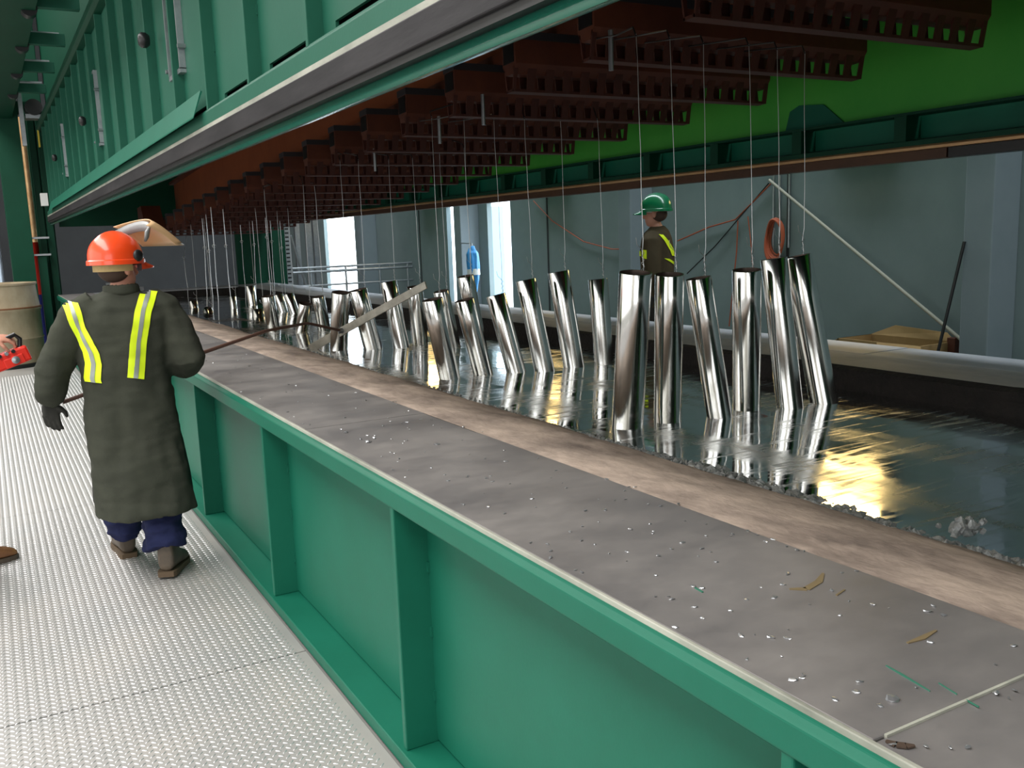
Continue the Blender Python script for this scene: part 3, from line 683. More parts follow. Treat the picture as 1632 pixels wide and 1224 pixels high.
def helmet(c, R, brim=1.0):
    c = Vector(c); mb = MB(); seg = 36; rows = []
    for i in range(11):
        a = (math.pi/2)*i/10; rows.append((math.cos(a), math.sin(a)))
    for (r, z) in rows:
        for kk in range(seg):
            th = 2*math.pi*kk/seg; x = max(r,.02)*.116*math.cos(th); y = max(r,.02)*.143*math.sin(th); zz_ = z**.85*.135 if z > 0 else 0
            ridge = .008*math.exp(-(x/.02)**2)*(1 if z > .3 else 0)
            mb.v.append(tuple(c+R @ Vector((x, y, zz_+ridge))))
    for i in range(10):
        for kk in range(seg): mb.f.append((i*seg+kk, i*seg+(kk+1)%seg, (i+1)*seg+(kk+1)%seg, (i+1)*seg+kk))
    mb.f.append(tuple(10*seg+kk for kk in range(seg)))
    # rim band and peak
    b0 = len(mb.v)
    for dz, k_ in ((0,1.0),(-.005,1.05),(-.026,1.06),(-.026,.98),(0,.97)):
        for kk in range(seg):
            th = 2*math.pi*kk/seg; mb.v.append(tuple(c+R @ Vector((.116*k_*math.cos(th), .143*k_*math.sin(th), dz))))
    for i in range(4):
        for kk in range(seg): mb.f.append((b0+i*seg+kk, b0+i*seg+(kk+1)%seg, b0+(i+1)*seg+(kk+1)%seg, b0+(i+1)*seg+kk))
    pk = MB(); n = 12
    for j in range(4):
        for i in range(n+1):
            th = math.radians(25+130*i/n); ext = .07*brim*math.sin(math.pi*i/n)**.7*j/3
            pk.v.append(tuple(c+R @ Vector((.122*math.cos(th), (.148+ext)*math.sin(th), -.018-.022*j/3-.012*abs(math.cos(th))*j/3))))
    for j in range(3):
        for i in range(n): pk.f.append((j*(n+1)+i, j*(n+1)+i+1, (j+1)*(n+1)+i+1, (j+1)*(n+1)+i))
    nb = len(pk.v); pk.v += [tuple(Vector(v)-R @ Vector((0,0,.005))) for v in pk.v]; pk.f += [tuple(i+nb for i in reversed(f)) for f in pk.f]
    edge = [3*(n+1)+i for i in range(n+1)]
    for i in range(n): pk.f.append((edge[i], edge[i+1], edge[i+1]+nb, edge[i]+nb))
    return mb, pk
def boot(heel, yaw, s=1., pitch=0.):
    R = Matrix.Rotation(-yaw, 3, 'Z') @ Matrix.Rotation(pitch, 3, 'X'); h = Vector(heel)
    T = lambda x,y,z: tuple(h+R @ (Vector((x,y,z))*s))
    up = MB()
    secs = [(-.035,.034,.022,.25),(-.02,.042,.022,.26),(.03,.045,.022,.26),(.075,.044,.022,.20),(.115,.045,.022,.125),(.16,.05,.022,.098),(.21,.05,.022,.085),(.25,.04,.022,.065),(.272,.02,.022,.045)]
    for (y,wd,z0,z1) in secs:
        for (a,b2) in ((-1,0),(-1.02,.35),(-.8,.8),(0,1),(.8,.8),(1.02,.35),(1,0)): up.v.append(T(a*wd, y, z0+(z1-z0)*b2))
    n = 7
    for i in range(len(secs)-1):
        for j in range(n-1): up.f.append((i*n+j, i*n+j+1, (i+1)*n+j+1, (i+1)*n+j))
        up.f.append((i*n+n-1, i*n, (i+1)*n, (i+1)*n+n-1))
    up.f.append(tuple(range(n))); up.f.append(tuple((len(secs)-1)*n+j for j in range(n-1,-1,-1)))
    so = MB(); m_ = len(secs)
    out = [(secs[i][1]*1.08, secs[i][0]) for i in range(m_)]
    ring = [(w_, y) for w_, y in out]+[(-w_, y) for w_, y in reversed(out)]
    ring[0] = (ring[0][0], ring[0][1]-.006); ring[-1] = (ring[-1][0], ring[-1][1]-.006)
    N = len(ring); so.v = [T(x,y,.0) for x,y in ring]+[T(x,y,.026) for x,y in ring]
    so.f = [tuple(range(N-1,-1,-1)), tuple(range(N,2*N))]+[(i,(i+1)%N,N+(i+1)%N,N+i) for i in range(N)]
    return up, so

# ---------------------------------------------------------------- worker in the long coat
Wp = thing('person', 'worker in orange helmet and long olive coat walking beside the kettle', 'person', (.6, 5.1, 0))
hy = 1.0                                               # head turned to the right
hc = Vector((.595, 5.13, 1.60))
hm, HR, HP = head_mesh(hc, hy)
rf, lf = Vector((.66, 4.90, .08)), Vector((.525, 5.42, .08))
body_v = [(.585,5.1,.95),(.585,5.1,1.15),(.585,5.12,1.34),(.59,5.13,1.46),(.595,5.13,1.56),
          (.42,5.1,1.38),(.25,5.1,1.11),(.225,5.18,.97),
          (.75,5.1,1.38),(.85,5.02,1.12),(.84,5.26,1.09),
          (.5,5.13,.9),(.51,5.28,.5),(.525,5.4,.12),(.68,5.07,.9),(.67,5.03,.5),(.66,4.93,.12)]
body_e = [(0,1),(1,2),(2,3),(3,4),(2,5),(5,6),(6,7),(2,8),(8,9),(9,10),(0,11),(11,12),(12,13),(0,14),(14,15),(15,16)]
body_r = [.12,.115,.12,.055,.05,.065,.045,.034,.065,.045,.034,.085,.06,.045,.085,.06,.045]
bm_ = remesh(join(skin(body_v, body_e, body_r), hm), .008, 3)
build('body', bm_, M['skin'], parent=Wp, smooth=True)
yawb = math.radians(-6)
rings = [(.595,5.12,1.50,.062,.068,0),(.592,5.12,1.475,.085,.085,0),(.588,5.11,1.45,.15,.11,0),(.583,5.1,1.41,.215,.135,yawb),(.58,5.1,1.35,.235,.15,yawb),(.578,5.1,1.25,.225,.158,yawb),(.575,5.1,1.12,.21,.155,yawb),(.578,5.1,1.0,.212,.16,yawb),(.583,5.1,.88,.222,.17,yawb),
         (.59,5.1,.75,.226,.178,yawb),(.595,5.09,.62,.23,.20,yawb),(.60,5.08,.5,.238,.22,yawb),(.605,5.075,.40,.246,.235,yawb),(.607,5.07,.34,.248,.24,yawb)]
def sleeve(pts, rs): return MB().tube(pts, rs, 16)
ls = sleeve([(.46,5.1,1.41),(.38,5.1,1.38),(.30,5.1,1.24),(.235,5.1,1.10),(.222,5.13,1.02),(.215,5.18,.955)], [.085,.092,.088,.084,.078,.07])
rs_ = sleeve([(.70,5.1,1.41),(.78,5.09,1.37),(.84,5.05,1.24),(.868,5.02,1.12),(.872,5.1,1.08),(.85,5.24,1.085)], [.085,.092,.09,.09,.082,.07])
collar = MB().lathe([(.075,1.455),(.092,1.475),(.086,1.515),(.07,1.52),(.066,1.47)], (.595,5.12,0), 24); collar.f.append(tuple(range(24))); collar.f.append(tuple(range(4*24,5*24)))
coat = remesh(join(loft(rings), ls, rs_), .011, 5)
coat = wrinkle(wrinkle(coat, .016, (7,7,2.4), 2.), .007, (6,6,17), 5.)
co_o = build('coat', coat, M['coat'], parent=Wp, smooth=True)
build('collar', wrinkle(remesh(collar,.007,3),.004), M['coat'], parent=co_o, smooth=True)
# dark slit flaps at both sides of the hem
build('hem_flap', remesh(loft([(.605,5.15,.70,.225,.13,yawb),(.61,5.16,.5,.245,.14,yawb),(.612,5.17,.385,.252,.15,yawb)]),.014,2), M['glove'], parent=co_o, smooth=True)
for path, wd in (([(112,482),(124,520),(146,562),(150,580),(148,604),(150,609)], 26), ([(238,464),(228,495),(220,545),(216,603)], 26)):
    st = build('hi_vis_stripe', strip_on(coat, path, wd, .006), M['hivis'], parent=co_o, smooth=True)
    build('silver_tape', strip_on(coat, path, wd*.26, .009, 3), M['silver'], parent=st, smooth=True)
hmb, pk = helmet(hc+HR @ Vector((0,-.01,.045)), HR)
he = build('helmet', hmb, M['orange_hat'], parent=Wp, smooth=True); build('peak', pk, M['orange_hat'], parent=he, smooth=True)
hb = MB()
for dz in (0,-.045):
    for th in np.linspace(math.pi*.95, math.pi*2.05, 20):
        hb.v.append(tuple(HP(.098*math.cos(th), -.01+.122*math.sin(th), .03+dz)))
for i in range(19): hb.f.append((i,i+1,20+i+1,20+i))
hbo = build('nape_band', hb, M['strap'], parent=he); sm = hbo.modifiers.new('solid','SOLIDIFY'); sm.thickness = .006
hair = remesh(ellipsoid(HP(0,-.03,-.005), .079, .082, .07, HR), .01, 2); build('hair', hair, M['hair'], parent=Wp, smooth=True)
# raised face shield on a bracket
vb = MB(); n = 16
for j in range(2):
    for i in range(n+1):
        th = math.radians(20+140*i/n); r_ = .15+.012*j
        vb.v.append(tuple(HP(r_*.82*math.cos(th), .03+r_*.9*math.sin(th), .1+.085*math.sin(th)+j*.05)))
for i in range(n): vb.f.append((i,i+1,n+1+i+1,n+1+i))
vbo = build('visor_bracket', vb, M['visor_grey'], parent=he, smooth=True); sm = vbo.modifiers.new('solid','SOLIDIFY'); sm.thickness = .012
vs_ = MB()
for j in range(8):
    t = j/7
    for i in range(n+1):
        th = math.radians(18+144*i/n)
        vs_.v.append(tuple(HP(.13*math.cos(th)*(1+.05*t), .05+.145*math.sin(th)+.215*t*(.75+.25*math.sin(th)), .165+.05*math.sin(th)*(1-t)+.03-.09*t**1.4)))
for j in range(7):
    for i in range(n): vs_.f.append((j*(n+1)+i, j*(n+1)+i+1, (j+1)*(n+1)+i+1, (j+1)*(n+1)+i))
vso = build('raised_visor', vs_, M['visor'], parent=he, smooth=True); sm = vso.modifiers.new('solid','SOLIDIFY'); sm.thickness = .004
for s in (-1,1): build('visor_pivot', ellipsoid(HP(s*.118,.03,.06), .016, .03, .03, HR, 12, 8), M['black'], parent=he, smooth=True)
# safety glasses
gl = MB()
for s in (-1,1): gl.tube([HP(s*.075,-.01,.012), HP(s*.074,.06,.016), HP(s*.062,.098,.016)], .004, 6)
gl.tube([HP(-.062,.098,.016), HP(-.03,.112,.016), HP(.03,.112,.016), HP(.062,.098,.016)], .004, 6)
go = build('safety_glasses', gl, M['black'], parent=Wp)
lens = MB()
for s in (-1,1): lens.add([HP(s*.008,.113,.016),HP(s*.06,.1,.016),HP(s*.058,.1,-.02),HP(s*.014,.112,-.018)], [(0,1,2,3)])
lo_ = build('lens', lens, M['glass'], parent=go); sm = lo_.modifiers.new('solid','SOLIDIFY'); sm.thickness = .003
# trousers, boots
def leg(pts, rs): return wrinkle(remesh(MB().tube(pts, rs, 18), .010, 2), .02, (9,9,20), 4.)
build('trouser_leg', leg([(.52,5.16,.62),(.515,5.27,.42),(.52,5.36,.24),(.525,5.40,.15)], [.11,.105,.095,.098]), M['jeans'], parent=Wp, smooth=True)
build('trouser_leg', leg([(.665,5.03,.62),(.67,5.01,.42),(.665,4.965,.26),(.66,4.94,.155)], [.11,.105,.1,.105]), M['jeans'], parent=Wp, smooth=True)
for hp, yw, pt_ in (((.525,5.395,.0), -.05, 0.), ((.66,4.915,.012), .42, -.06)):
    up, so = boot(hp, yw, 1.05, pt_)
    b1 = sub(build('boot', up, M['boot'], parent=Wp, smooth=True)); build('sole', so, M['sole'], parent=b1)
# gloves
RA = at_y(100, 641, 5.22); RB = at_y(303, 569, 5.30)
gl_l = remesh(hand_mesh((.215,5.19,.955), (.0,.05,-1), (.5,.8,0), 1, .35, 1.15), .006, 2); build('glove', gl_l, M['glove'], parent=Wp, smooth=True)
gl_r = remesh(hand_mesh((.845,5.25,1.085), (.05,1,.0), (.2,0,-1), 1, .9, 1.1), .006, 2); build('glove', gl_r, M['glove'], parent=Wp, smooth=True)

# skimming tool
tool = thing('skimming_paddle', 'long skimming rod with a pale paddle bar reaching over the zinc', 'skimming tool', (1.6, 6.1, 1.0))
pR = [RA, RB, at_x(425,527,1.62), at_x(490,515,2.1), at_x(545,527,2.42)]
build('rod', MB().tube(pR, .011, 10), M['wood'], parent=tool, smooth=True)
e0, e1 = at_x(494,556,2.28), at_x(679,454,2.75)
ax = (e1-e0).normalized(); up_ = Vector((0,0,1)); sd = ax.cross(up_).normalized(); up_ = sd.cross(ax)
q = MB(); hw_, tk = .035, .006
q.hexa([e0-up_*hw_-sd*tk, e1-up_*hw_*.8-sd*tk, e1-up_*hw_*.8+sd*tk, e0-up_*hw_+sd*tk],[e0+up_*hw_-sd*tk, e1+up_*hw_*.8-sd*tk, e1+up_*hw_*.8+sd*tk, e0+up_*hw_+sd*tk])
build('paddle_bar', q, M['paddle'], parent=tool, bevel=.003)
build('clamp', MB().tube([pR[-1]-Vector((.03,0,0)), pR[-1]+Vector((.03,0,0))], .022, 10), M['galv'], parent=tool)

# ---------------------------------------------------------------- worker in the green helmet behind the kettle
P2 = thing('person', 'worker in green helmet and brown jacket behind the far rim', 'person', (5.38, 6.82, .15))
c2 = Vector((5.36, 6.80, 1.835)); yaw2 = math.radians(-38)
hm2, R2, HP2 = head_mesh(c2, yaw2)
def w2(x, y, z): return Vector((5.38, 6.80, 0))+Matrix.Rotation(-yaw2, 3, 'Z') @ Vector((x, y, 0))+Vector((0,0,z))
bv2 = [w2(0,0,1.1),w2(0,0,1.35),w2(0,0,1.56),w2(0,.0,1.69),w2(0,.01,1.79), w2(-.19,-.01,1.58),w2(-.24,-.02,1.3),w2(-.2,.18,1.15), w2(.19,-.01,1.58),w2(.24,-.02,1.3),w2(.2,.18,1.15), w2(-.1,0,1.05),w2(-.11,.05,.65),w2(-.11,.0,.26), w2(.1,0,1.05),w2(.11,-.02,.65),w2(.11,-.1,.26)]
build('body', remesh(join(skin(bv2, body_e, body_r), hm2, hand_mesh(w2(-.2,.18,1.15), R2 @ Vector((0,1,-.4)), R2 @ Vector((1,0,0)), -1, .5), hand_mesh(w2(.2,.18,1.15), R2 @ Vector((0,1,-.4)), R2 @ Vector((-1,0,0)), 1, .5)), .008, 3), M['skin'], parent=P2, smooth=True)
def rg(x,y,z,a,b_): p = w2(x,y,z); return (p.x,p.y,z,a,b_,-yaw2)
jk = remesh(join(loft([rg(0,0,1.725,.06,.065),rg(0,0,1.70,.085,.085),rg(0,0,1.67,.15,.105),rg(0,0,1.62,.21,.125),rg(0,0,1.5,.215,.145),rg(0,0,1.3,.2,.145),rg(0,0,1.1,.205,.15),rg(0,0,.98,.21,.155)]),
    sleeve([w2(-.14,0,1.63),w2(-.2,0,1.58),w2(-.24,-.01,1.42),w2(-.25,-.02,1.3),w2(-.23,.06,1.22),w2(-.2,.16,1.16)], [.08,.088,.08,.075,.066,.056]),
    sleeve([w2(.14,0,1.63),w2(.2,0,1.58),w2(.24,-.01,1.42),w2(.25,-.02,1.3),w2(.23,.06,1.22),w2(.2,.16,1.16)], [.08,.088,.08,.075,.066,.056])), .011, 4)
jk = wrinkle(jk, .009, (8,8,5), 6.); jo = build('jacket', jk, M['coat2'], parent=P2, smooth=True)
for path, wd in (([(1053,374),(1062,384),(1071,400),(1074,408)], 7), ([(1078,392),(1083,404),(1085,412)], 6), ([(1017,405),(1031,405)], 3), ([(1062,412),(1072,418),(1078,423)], 8)):
    if path[0][0] == 1017:
        s_ = strip_on(jk, [(1024,398),(1024,412)], 14, .005)
    else: s_ = strip_on(jk, path, wd, .005)
    if s_.f: build('hi_vis_stripe', s_, M['hivis'], parent=jo, smooth=True)
h2, p2 = helmet(c2+R2 @ Vector((0,-.01,.045)), R2)
h2o = build('helmet', h2, M['green_hat'], parent=P2, smooth=True); build('peak', p2, M['green_hat'], parent=h2o, smooth=True)
build('hair', remesh(ellipsoid(HP2(0,-.03,-.005), .079, .082, .07, R2), .01, 2), M['hair'], parent=P2, smooth=True)
g2_ = MB()
for s in (-1,1): g2_.tube([HP2(s*.075,-.01,.012), HP2(s*.074,.06,.016), HP2(s*.062,.098,.016)], .004, 6)
g2_.tube([HP2(-.062,.098,.016), HP2(-.03,.112,.016), HP2(.03,.112,.016), HP2(.062,.098,.016)], .005, 6)
build('safety_glasses', g2_, M['white'], parent=P2)
build('trouser_leg', remesh(sleeve([w2(-.1,0,1.1),w2(-.11,.05,.65),w2(-.11,.0,.2)], [.11,.09,.085]),.014,2), M['glove'], parent=P2, smooth=True)
build('trouser_leg', remesh(sleeve([w2(.1,0,1.1),w2(.11,-.02,.65),w2(.11,-.1,.2)], [.11,.09,.085]),.014,2), M['glove'], parent=P2, smooth=True)
for p_ in (w2(-.11,0,.15), w2(.11,-.1,.15)):
    up, so = boot(p_, yaw2, 1.0); b1 = sub(build('boot', up, M['boot'], parent=P2, smooth=True)); build('sole', so, M['sole'], parent=b1)

# ---------------------------------------------------------------- person at the left edge holding the remote
P3 = thing('person', 'person at the left edge holding a red remote, only hand and boot in view', 'person', (-.34, 5.72, 0))
yaw3 = math.radians(70)
def w3(x, y, z): return Vector((-.36, 5.7, 0))+Matrix.Rotation(-yaw3, 3, 'Z') @ Vector((x, y, 0))+Vector((0,0,z))
hm3, R3, HP3 = head_mesh(w3(0,.02,1.62), yaw3)
HN = at_y(14, 541, 5.56)                                  # the hand
wr3 = Vector((HN.x-.085, HN.y, HN.z+.01))
bv3 = [w3(0,0,.95),w3(0,0,1.15),w3(0,0,1.34),w3(0,0,1.48),w3(0,.01,1.57), w3(-.19,0,1.38),w3(-.25,-.02,1.12),w3(-.18,.2,1.05), w3(.19,0,1.38),w3(.24,-.06,1.13),wr3, w3(-.1,0,.9),w3(-.11,.0,.5),w3(-.11,-.1,.12), w3(.1,0,.9),w3(.1,.1,.5),w3(.1,.12,.12)]
hd3 = hand_mesh(wr3, (1,0,-.05), (0,.35,-1), -1, .85, 1.0)
build('body', remesh(join(skin(bv3, body_e, body_r), hm3, hd3, hand_mesh(w3(-.18,.2,1.05), R3 @ Vector((0,1,-.3)), (0,0,-1), 1, .5)), .006, 2), M['skin'], parent=P3, smooth=True)
def rg3(x,y,z,a,b_): p = w3(x,y,z); return (p.x,p.y,z,a,b_,-yaw3)
jk3 = remesh(join(loft([rg3(0,0,1.50,.06,.065),rg3(0,0,1.47,.09,.09),rg3(0,0,1.42,.19,.12),rg3(0,0,1.3,.205,.14),rg3(0,0,1.1,.195,.14),rg3(0,0,.9,.2,.15)]),
    sleeve([w3(-.14,0,1.42),w3(-.2,0,1.37),w3(-.25,-.02,1.14),w3(-.2,.15,1.07)], [.08,.085,.072,.055]),
    sleeve([w3(.14,0,1.42),w3(.2,0,1.37),w3(.245,-.06,1.14),w3(.24,-.06,1.14).lerp(wr3,.75)], [.08,.085,.072,.052])), .012, 4)
build('jacket', wrinkle(jk3, .008, (8,8,5), 3.), M['coat2'], parent=P3, smooth=True)
build('trouser_leg', remesh(sleeve([w3(-.1,0,.95),w3(-.11,0,.5),w3(-.11,-.1,.16)], [.11,.09,.085]),.014,2), M['jeans'], parent=P3, smooth=True)
build('trouser_leg', remesh(sleeve([w3(.1,0,.95),w3(.1,.1,.5),w3(.1,.12,.16)], [.11,.09,.085]),.014,2), M['coat2'], parent=P3, smooth=True)
tip = at_z(27, 882, .02)
for p_ in (w3(-.11,-.1,0), Vector((tip.x-.27*math.sin(yaw3), tip.y-.27*math.cos(yaw3), 0))):
    up, so = boot(p_, yaw3, 1.0); b1 = sub(build('boot', up, M['boot_tan'], parent=P3, smooth=True)); build('sole', so, M['boot'], parent=b1)
build('hair', remesh(ellipsoid(HP3(0,-.025,.03), .083, .092, .09, R3), .01, 2), M['hair'], parent=P3, smooth=True)
# remote control
rc0 = at_y(9, 563, 5.56)
Rm = Matrix.Rotation(math.radians(-18), 3, 'Y') @ Matrix.Rotation(.15, 3, 'Z')
def rbox(c, sx, sy, sz): 
    mb = MB().box(-sx/2,sx/2,-sy/2,sy/2,-sz/2,sz/2); mb.v = [tuple(rc0+Rm @ (Vector(v)+Vector(c))) for v in mb.v]; return mb
rem = thing('remote_control', 'red crane remote control with black handle held at the left edge', 'remote control', tuple(rc0-Vector((0,0,.1))))
build('case', rbox((.0,0,-.035), .2, .1, .085), M['red'], parent=rem, bevel=.012)
build('case_front', rbox((.015,-.052,-.05), .1, .012, .05), M['red'], parent=rem, bevel=.004)
build('handle', MB().tube([rc0+Rm @ Vector(v) for v in ((.07,-.02,.0),(.09,-.02,.045),(.075,-.02,.075),(-.02,-.02,.07),(-.08,-.02,.04),(-.09,-.02,0))], .012, 10), M['black'], parent=rem, smooth=True)
for i in range(4): build('button', MB().lathe([(0,.012),(.009,.012),(.011,0)], tuple(rc0+Rm @ Vector((-.075+.035*i,-.05,.0))), 12, Rm @ Matrix.Rotation(math.radians(90),3,'X')), M['black'] if i % 2 else M['galv'], parent=rem)
build('stop_knob', MB().lathe([(.016,.0),(.02,.01),(.0,.014)], tuple(rc0+Rm @ Vector((.02,-.06,-.045))), 16, Rm @ Matrix.Rotation(math.radians(90),3,'X')), M['galv'], parent=rem)

# ================================================================== LEFT BACKGROUND
dr = thing('metal_drum', 'large rust-stained metal drum standing at the left edge', 'drum', (.08, 15.9, 0))
pr = [(.0,0.),(.58,.0),(.6,.015),(.6,.40),(.615,.42),(.6,.44),(.6,.82),(.618,.84),(.618,.87),(.6,.89),(.585,1.0),(.57,1.20),(.59,1.215),(.59,1.24),(.56,1.24),(.555,1.1),(0,1.08)]
build('drum_body', MB().lathe(pr, (.08,15.9,0), 48), M['drum'], parent=dr, smooth=True)
build('rust_band', MB().lathe([(.602,.865),(.622,.868),(.622,.885),(.602,.89)], (.08,15.9,0), 48), M['drum_rust'], parent=dr, smooth=True)
build('base_ring', MB().lathe([(.59,0),(.63,0),(.63,.05),(.6,.06)], (.08,15.9,0), 40), M['black'], parent=dr, smooth=True)
gp = thing('gantry_frame', 'dark green gantry column and overhead beam beside the kettle hood', 'gantry', (.55, 17.6, 0))
build('column', MB().box(.40, .74, 17.35, 17.7, 0, 4.1), M['green_dark'], parent=gp, bevel=.008)
build('haunch', MB().prism_y([(.74,3.9),(.95,4.1),(.2,4.1),(.40,3.9)], 17.38, 17.66), M['green_dark'], parent=gp)
build('overhead_beam', MB().prism_y([(.28,3.82),(.65,3.82),(.65,3.86),(.5,3.9),(.5,4.35),(.65,4.4),(.65,4.45),(.28,4.45),(.28,4.4),(.43,4.35),(.43,3.9),(.28,3.86)], -3, 17.7), M['green_dark'], parent=gp, bevel=.004)
build('overhead_beam', MB().box(-.6, .28, 17.4, 17.65, 4.1, 4.4), M['green_dark'], parent=gp)
for i, y in enumerate((4.6, 6.3, 8.0, 9.7, 11.4, 13.1, 14.8)):
    lk = thing('guide_arm', ['first','second','third','fourth','fifth','sixth','seventh'][i]+' green guide arm from the viewer between gantry beam and door', 'bracket', (.8, y, 3.86), 'guide arms above the near door')
    build('arm_box', MB().box(.62, 1.02, y-.05, y+.05, 3.86, 3.98), M['green_door'], parent=lk, bevel=.004)
    build('cross_rod', MB().tube([(.6,y+.35,4.05),(1.0,y+.35,4.05)], .022, 8), M['galv'], parent=lk)
    build('bearing', MB().tube([(.6,y-.07,3.84),(.6,y+.07,3.84)], .07, 14), M['black'], parent=lk, smooth=True)
mt = thing('drive_motor', 'small dark electric motor at the top of the hood corner', 'motor', (.95, 16.4, 3.7))
build('motor_body', MB().tube([(.92,16.2,3.86),(.92,16.6,3.86)], .12, 20), M['black'], parent=mt, smooth=True)
build('motor_foot', MB().box(.8, 1.04, 16.25, 16.55, 3.7, 3.76), M['galv'], parent=mt)
build('support_angle', MB().box(.72, .78, 16.35, 16.45, 3.3, 4.1), M['galv'], parent=mt)
gd = thing('door_guide_frame', 'green guide posts at the far corner of the near door', 'guide frame', (.95, 17.9, 0))
for (u0, u1, y) in ((60,71,17.9),(74,84,17.75)):
    a = at_y(u0,350,y).x; b_ = at_y(u1,350,y).x
    build('guide_post', MB().box(a, b_, y, y+.2, .0, 4.1), M['green_dark'], parent=gd, bevel=.006)
build('short_post', MB().box(.80, .93, 17.5, 17.65, 0, 1.62), M['green_dark'], parent=gd, bevel=.006)
build('cap_plate', MB().box(.74, 1.0, 17.45, 17.7, 1.62, 1.65), M['galv'], parent=gd)
build('cap_plate', MB().box(.72, 1.0, 17.45, 17.7, 1.9, 1.93), M['galv'], parent=gd)
cp = at_y(44, 280, 18.6)
tag(build('copper_riser', MB().tube([(cp.x,cp.y,0),(cp.x,cp.y,4.0)], .06, 14), M['copper'], smooth=True), 'copper-coloured riser pipe behind the gantry column', 'pipe')
a = at_y(56, 400, 18.2)
rp = thing('marker_post', 'red and white marker post behind the gantry column', 'post', (a.x, 18.2, 0))
build('white_section', MB().tube([(a.x-.12,18.2,1.7),(a.x-.12,18.2,2.75)], .09, 16), M['white'], parent=rp, smooth=True)
build('red_section', MB().tube([(a.x,18.2,.95),(a.x-.04,18.2,1.85)], .11, 16), M['red'], parent=rp, smooth=True)
build('blue_section', MB().tube([(a.x+.02,18.2,0),(a.x,18.2,.95)], .12, 16), mat('blue_paint', srgb(30,40,120), .5), parent=rp, smooth=True)
# grey machine at the extreme left, far behind
gm = thing('grey_machine', 'pale grey duct and machinery far behind at the left edge', 'machine', (.1, 22, 0))
build('duct', MB().tube([(.12,22,0),(.12,22,2.2),(.0,22,2.8),(-.4,22,3.2)], .22, 20), M['galv'], parent=gm, smooth=True)
build('base_cabinet', MB().box(-.9, .25, 22.3, 22.9, 0, 1.6), M['white'], parent=gm, bevel=.02)
# folded steel channel lying on the far corner of the rim
fc = at_z(150, 458, .95)
tag(build('steel_channel', MB().box(1.75, 2.35, 17.05, 17.12, .952, 1.03).box(1.75, 2.35, 17.05, 17.3, .952, .962).box(1.78,1.84,17.0,17.3,.96,1.12), M['galv']), 'galvanised channel offcut on the far corner of the rim', 'steel channel')

# ================================================================== RIGHT BACKGROUND
hr = thing('handrail', 'galvanised handrail crossing behind the far end of the kettle', 'handrail', (6.3, 17.3, 0))
for z, r in ((1.2,.022),(1.12,.028),(.86,.018)):
    build('rail', MB().tube([(5.05,17.35,z),(7.5,17.35,z)], r, 10), M['galv'], parent=hr, smooth=True)
for x in (5.4, 6.1, 6.8, 7.4): build('rail_post', MB().tube([(x,17.35,0),(x,17.35,1.2)], .022, 10), M['galv'], parent=hr, smooth=True)
a = at_y(458, 400, 18.4).x
ld = thing('cable_ladder', 'perforated galvanised upright standing at the hood corner', 'cable ladder', (a, 18.4, 0))
build('upright', MB().box(a-.07, a+.07, 18.37, 18.4, 0, 4), M['galv'], parent=ld)
for z in np.arange(.9, 2.6, .08): build('perforation', MB().box(a-.035, a+.035, 18.362, 18.37, z, z+.03), M['black'], parent=ld)
for i, (u, wd) in enumerate(((476,.1),(494,.12),(505,.1))):
    a = at_y(u, 400, 19.6+i*.3).x
    tag(build('steel_stanchion', MB().box(a-wd/2, a+wd/2, 19.6+i*.3, 19.7+i*.3, 0, 4.2).box(a-wd*.9, a+wd*.9, 19.58+i*.3, 19.72+i*.3, 0, .02), M['galv']), ['leftmost','middle','rightmost'][i]+' of three galvanised stanchions left of the bright opening', 'stanchion', 'stanchions by the bright opening')
tag(build('diagonal_brace', MB().tube([at_y(463,375,19.4), at_y(463,375,19.4).lerp(at_y(488,455,19.4), (at_y(463,375,19.4).z)/(at_y(463,375,19.4).z-at_y(488,455,19.4).z))], .03, 10), M['galv'], smooth=True), 'galvanised diagonal brace beside the perforated upright', 'brace')
# rolled blue tarp hung on the column
bt = thing('blue_tarp', 'bundled blue tarp hanging on the column between the two doorways', 'tarp', (XR-.45, 14.55, .75))
A0, A1 = at_x(752,393,XR-.44), at_x(757,462,XR-.44)
pth = [A0, A0.lerp(A1,.15), A0.lerp(A1,.45), A0.lerp(A1,.75), A0.lerp(A1,1.15)]
build('tarp_bundle', wrinkle(remesh(MB().tube(pth, [.04,.1,.105,.085,.03], 18),.014,2),.02,(16,16,3)), M['blue'], parent=bt, smooth=True)
build('hook', MB().tube([A0+Vector((0,0,-.02)), A0+Vector((0,0,.05)), Vector((XR-.34, 14.55, A0.z+.06))], .01, 8), M['galv'], parent=bt)
build('white_label', MB().tube([A0.lerp(A1,.52), A0.lerp(A1,.66)], .108, 18), M['white'], parent=bt, smooth=True)
# hose coil, cords, poles
hc_ = at_x(1238, 378, XR-.06)
hs = thing('hose_coil', 'coil of orange hose hung on the concrete wall', 'hose', (hc_.x, hc_.y, hc_.z-.25), None)
for j in range(6):
    ry, rz_ = .10+.006*j+random.uniform(-.01,.01), .20+.006*j+random.uniform(-.012,.012); dx = -.01*j
    build('hose_loop', MB().tube([(hc_.x+dx+.01*math.sin(3*t), hc_.y+ry*math.cos(t), hc_.z+rz_*math.sin(t)-.01*j) for t in np.linspace(0, 2*math.pi, 29)], .012, 8, False), M['hose'], parent=hs, smooth=True)
def cord(name, px, r, m_, label, cat, xw=XR-.03):
    pts = [at_x(u, v, xw) for u, v in px]
    return tag(build(name, MB().tube(pts, r, 7), m_, smooth=True), label, cat)
cord('orange_cord', [(850,320),(880,352),(930,385),(975,397),(1010,397)], .008, M['hose'], 'thin orange cord sagging across the wall left of the green helmet', 'cord')
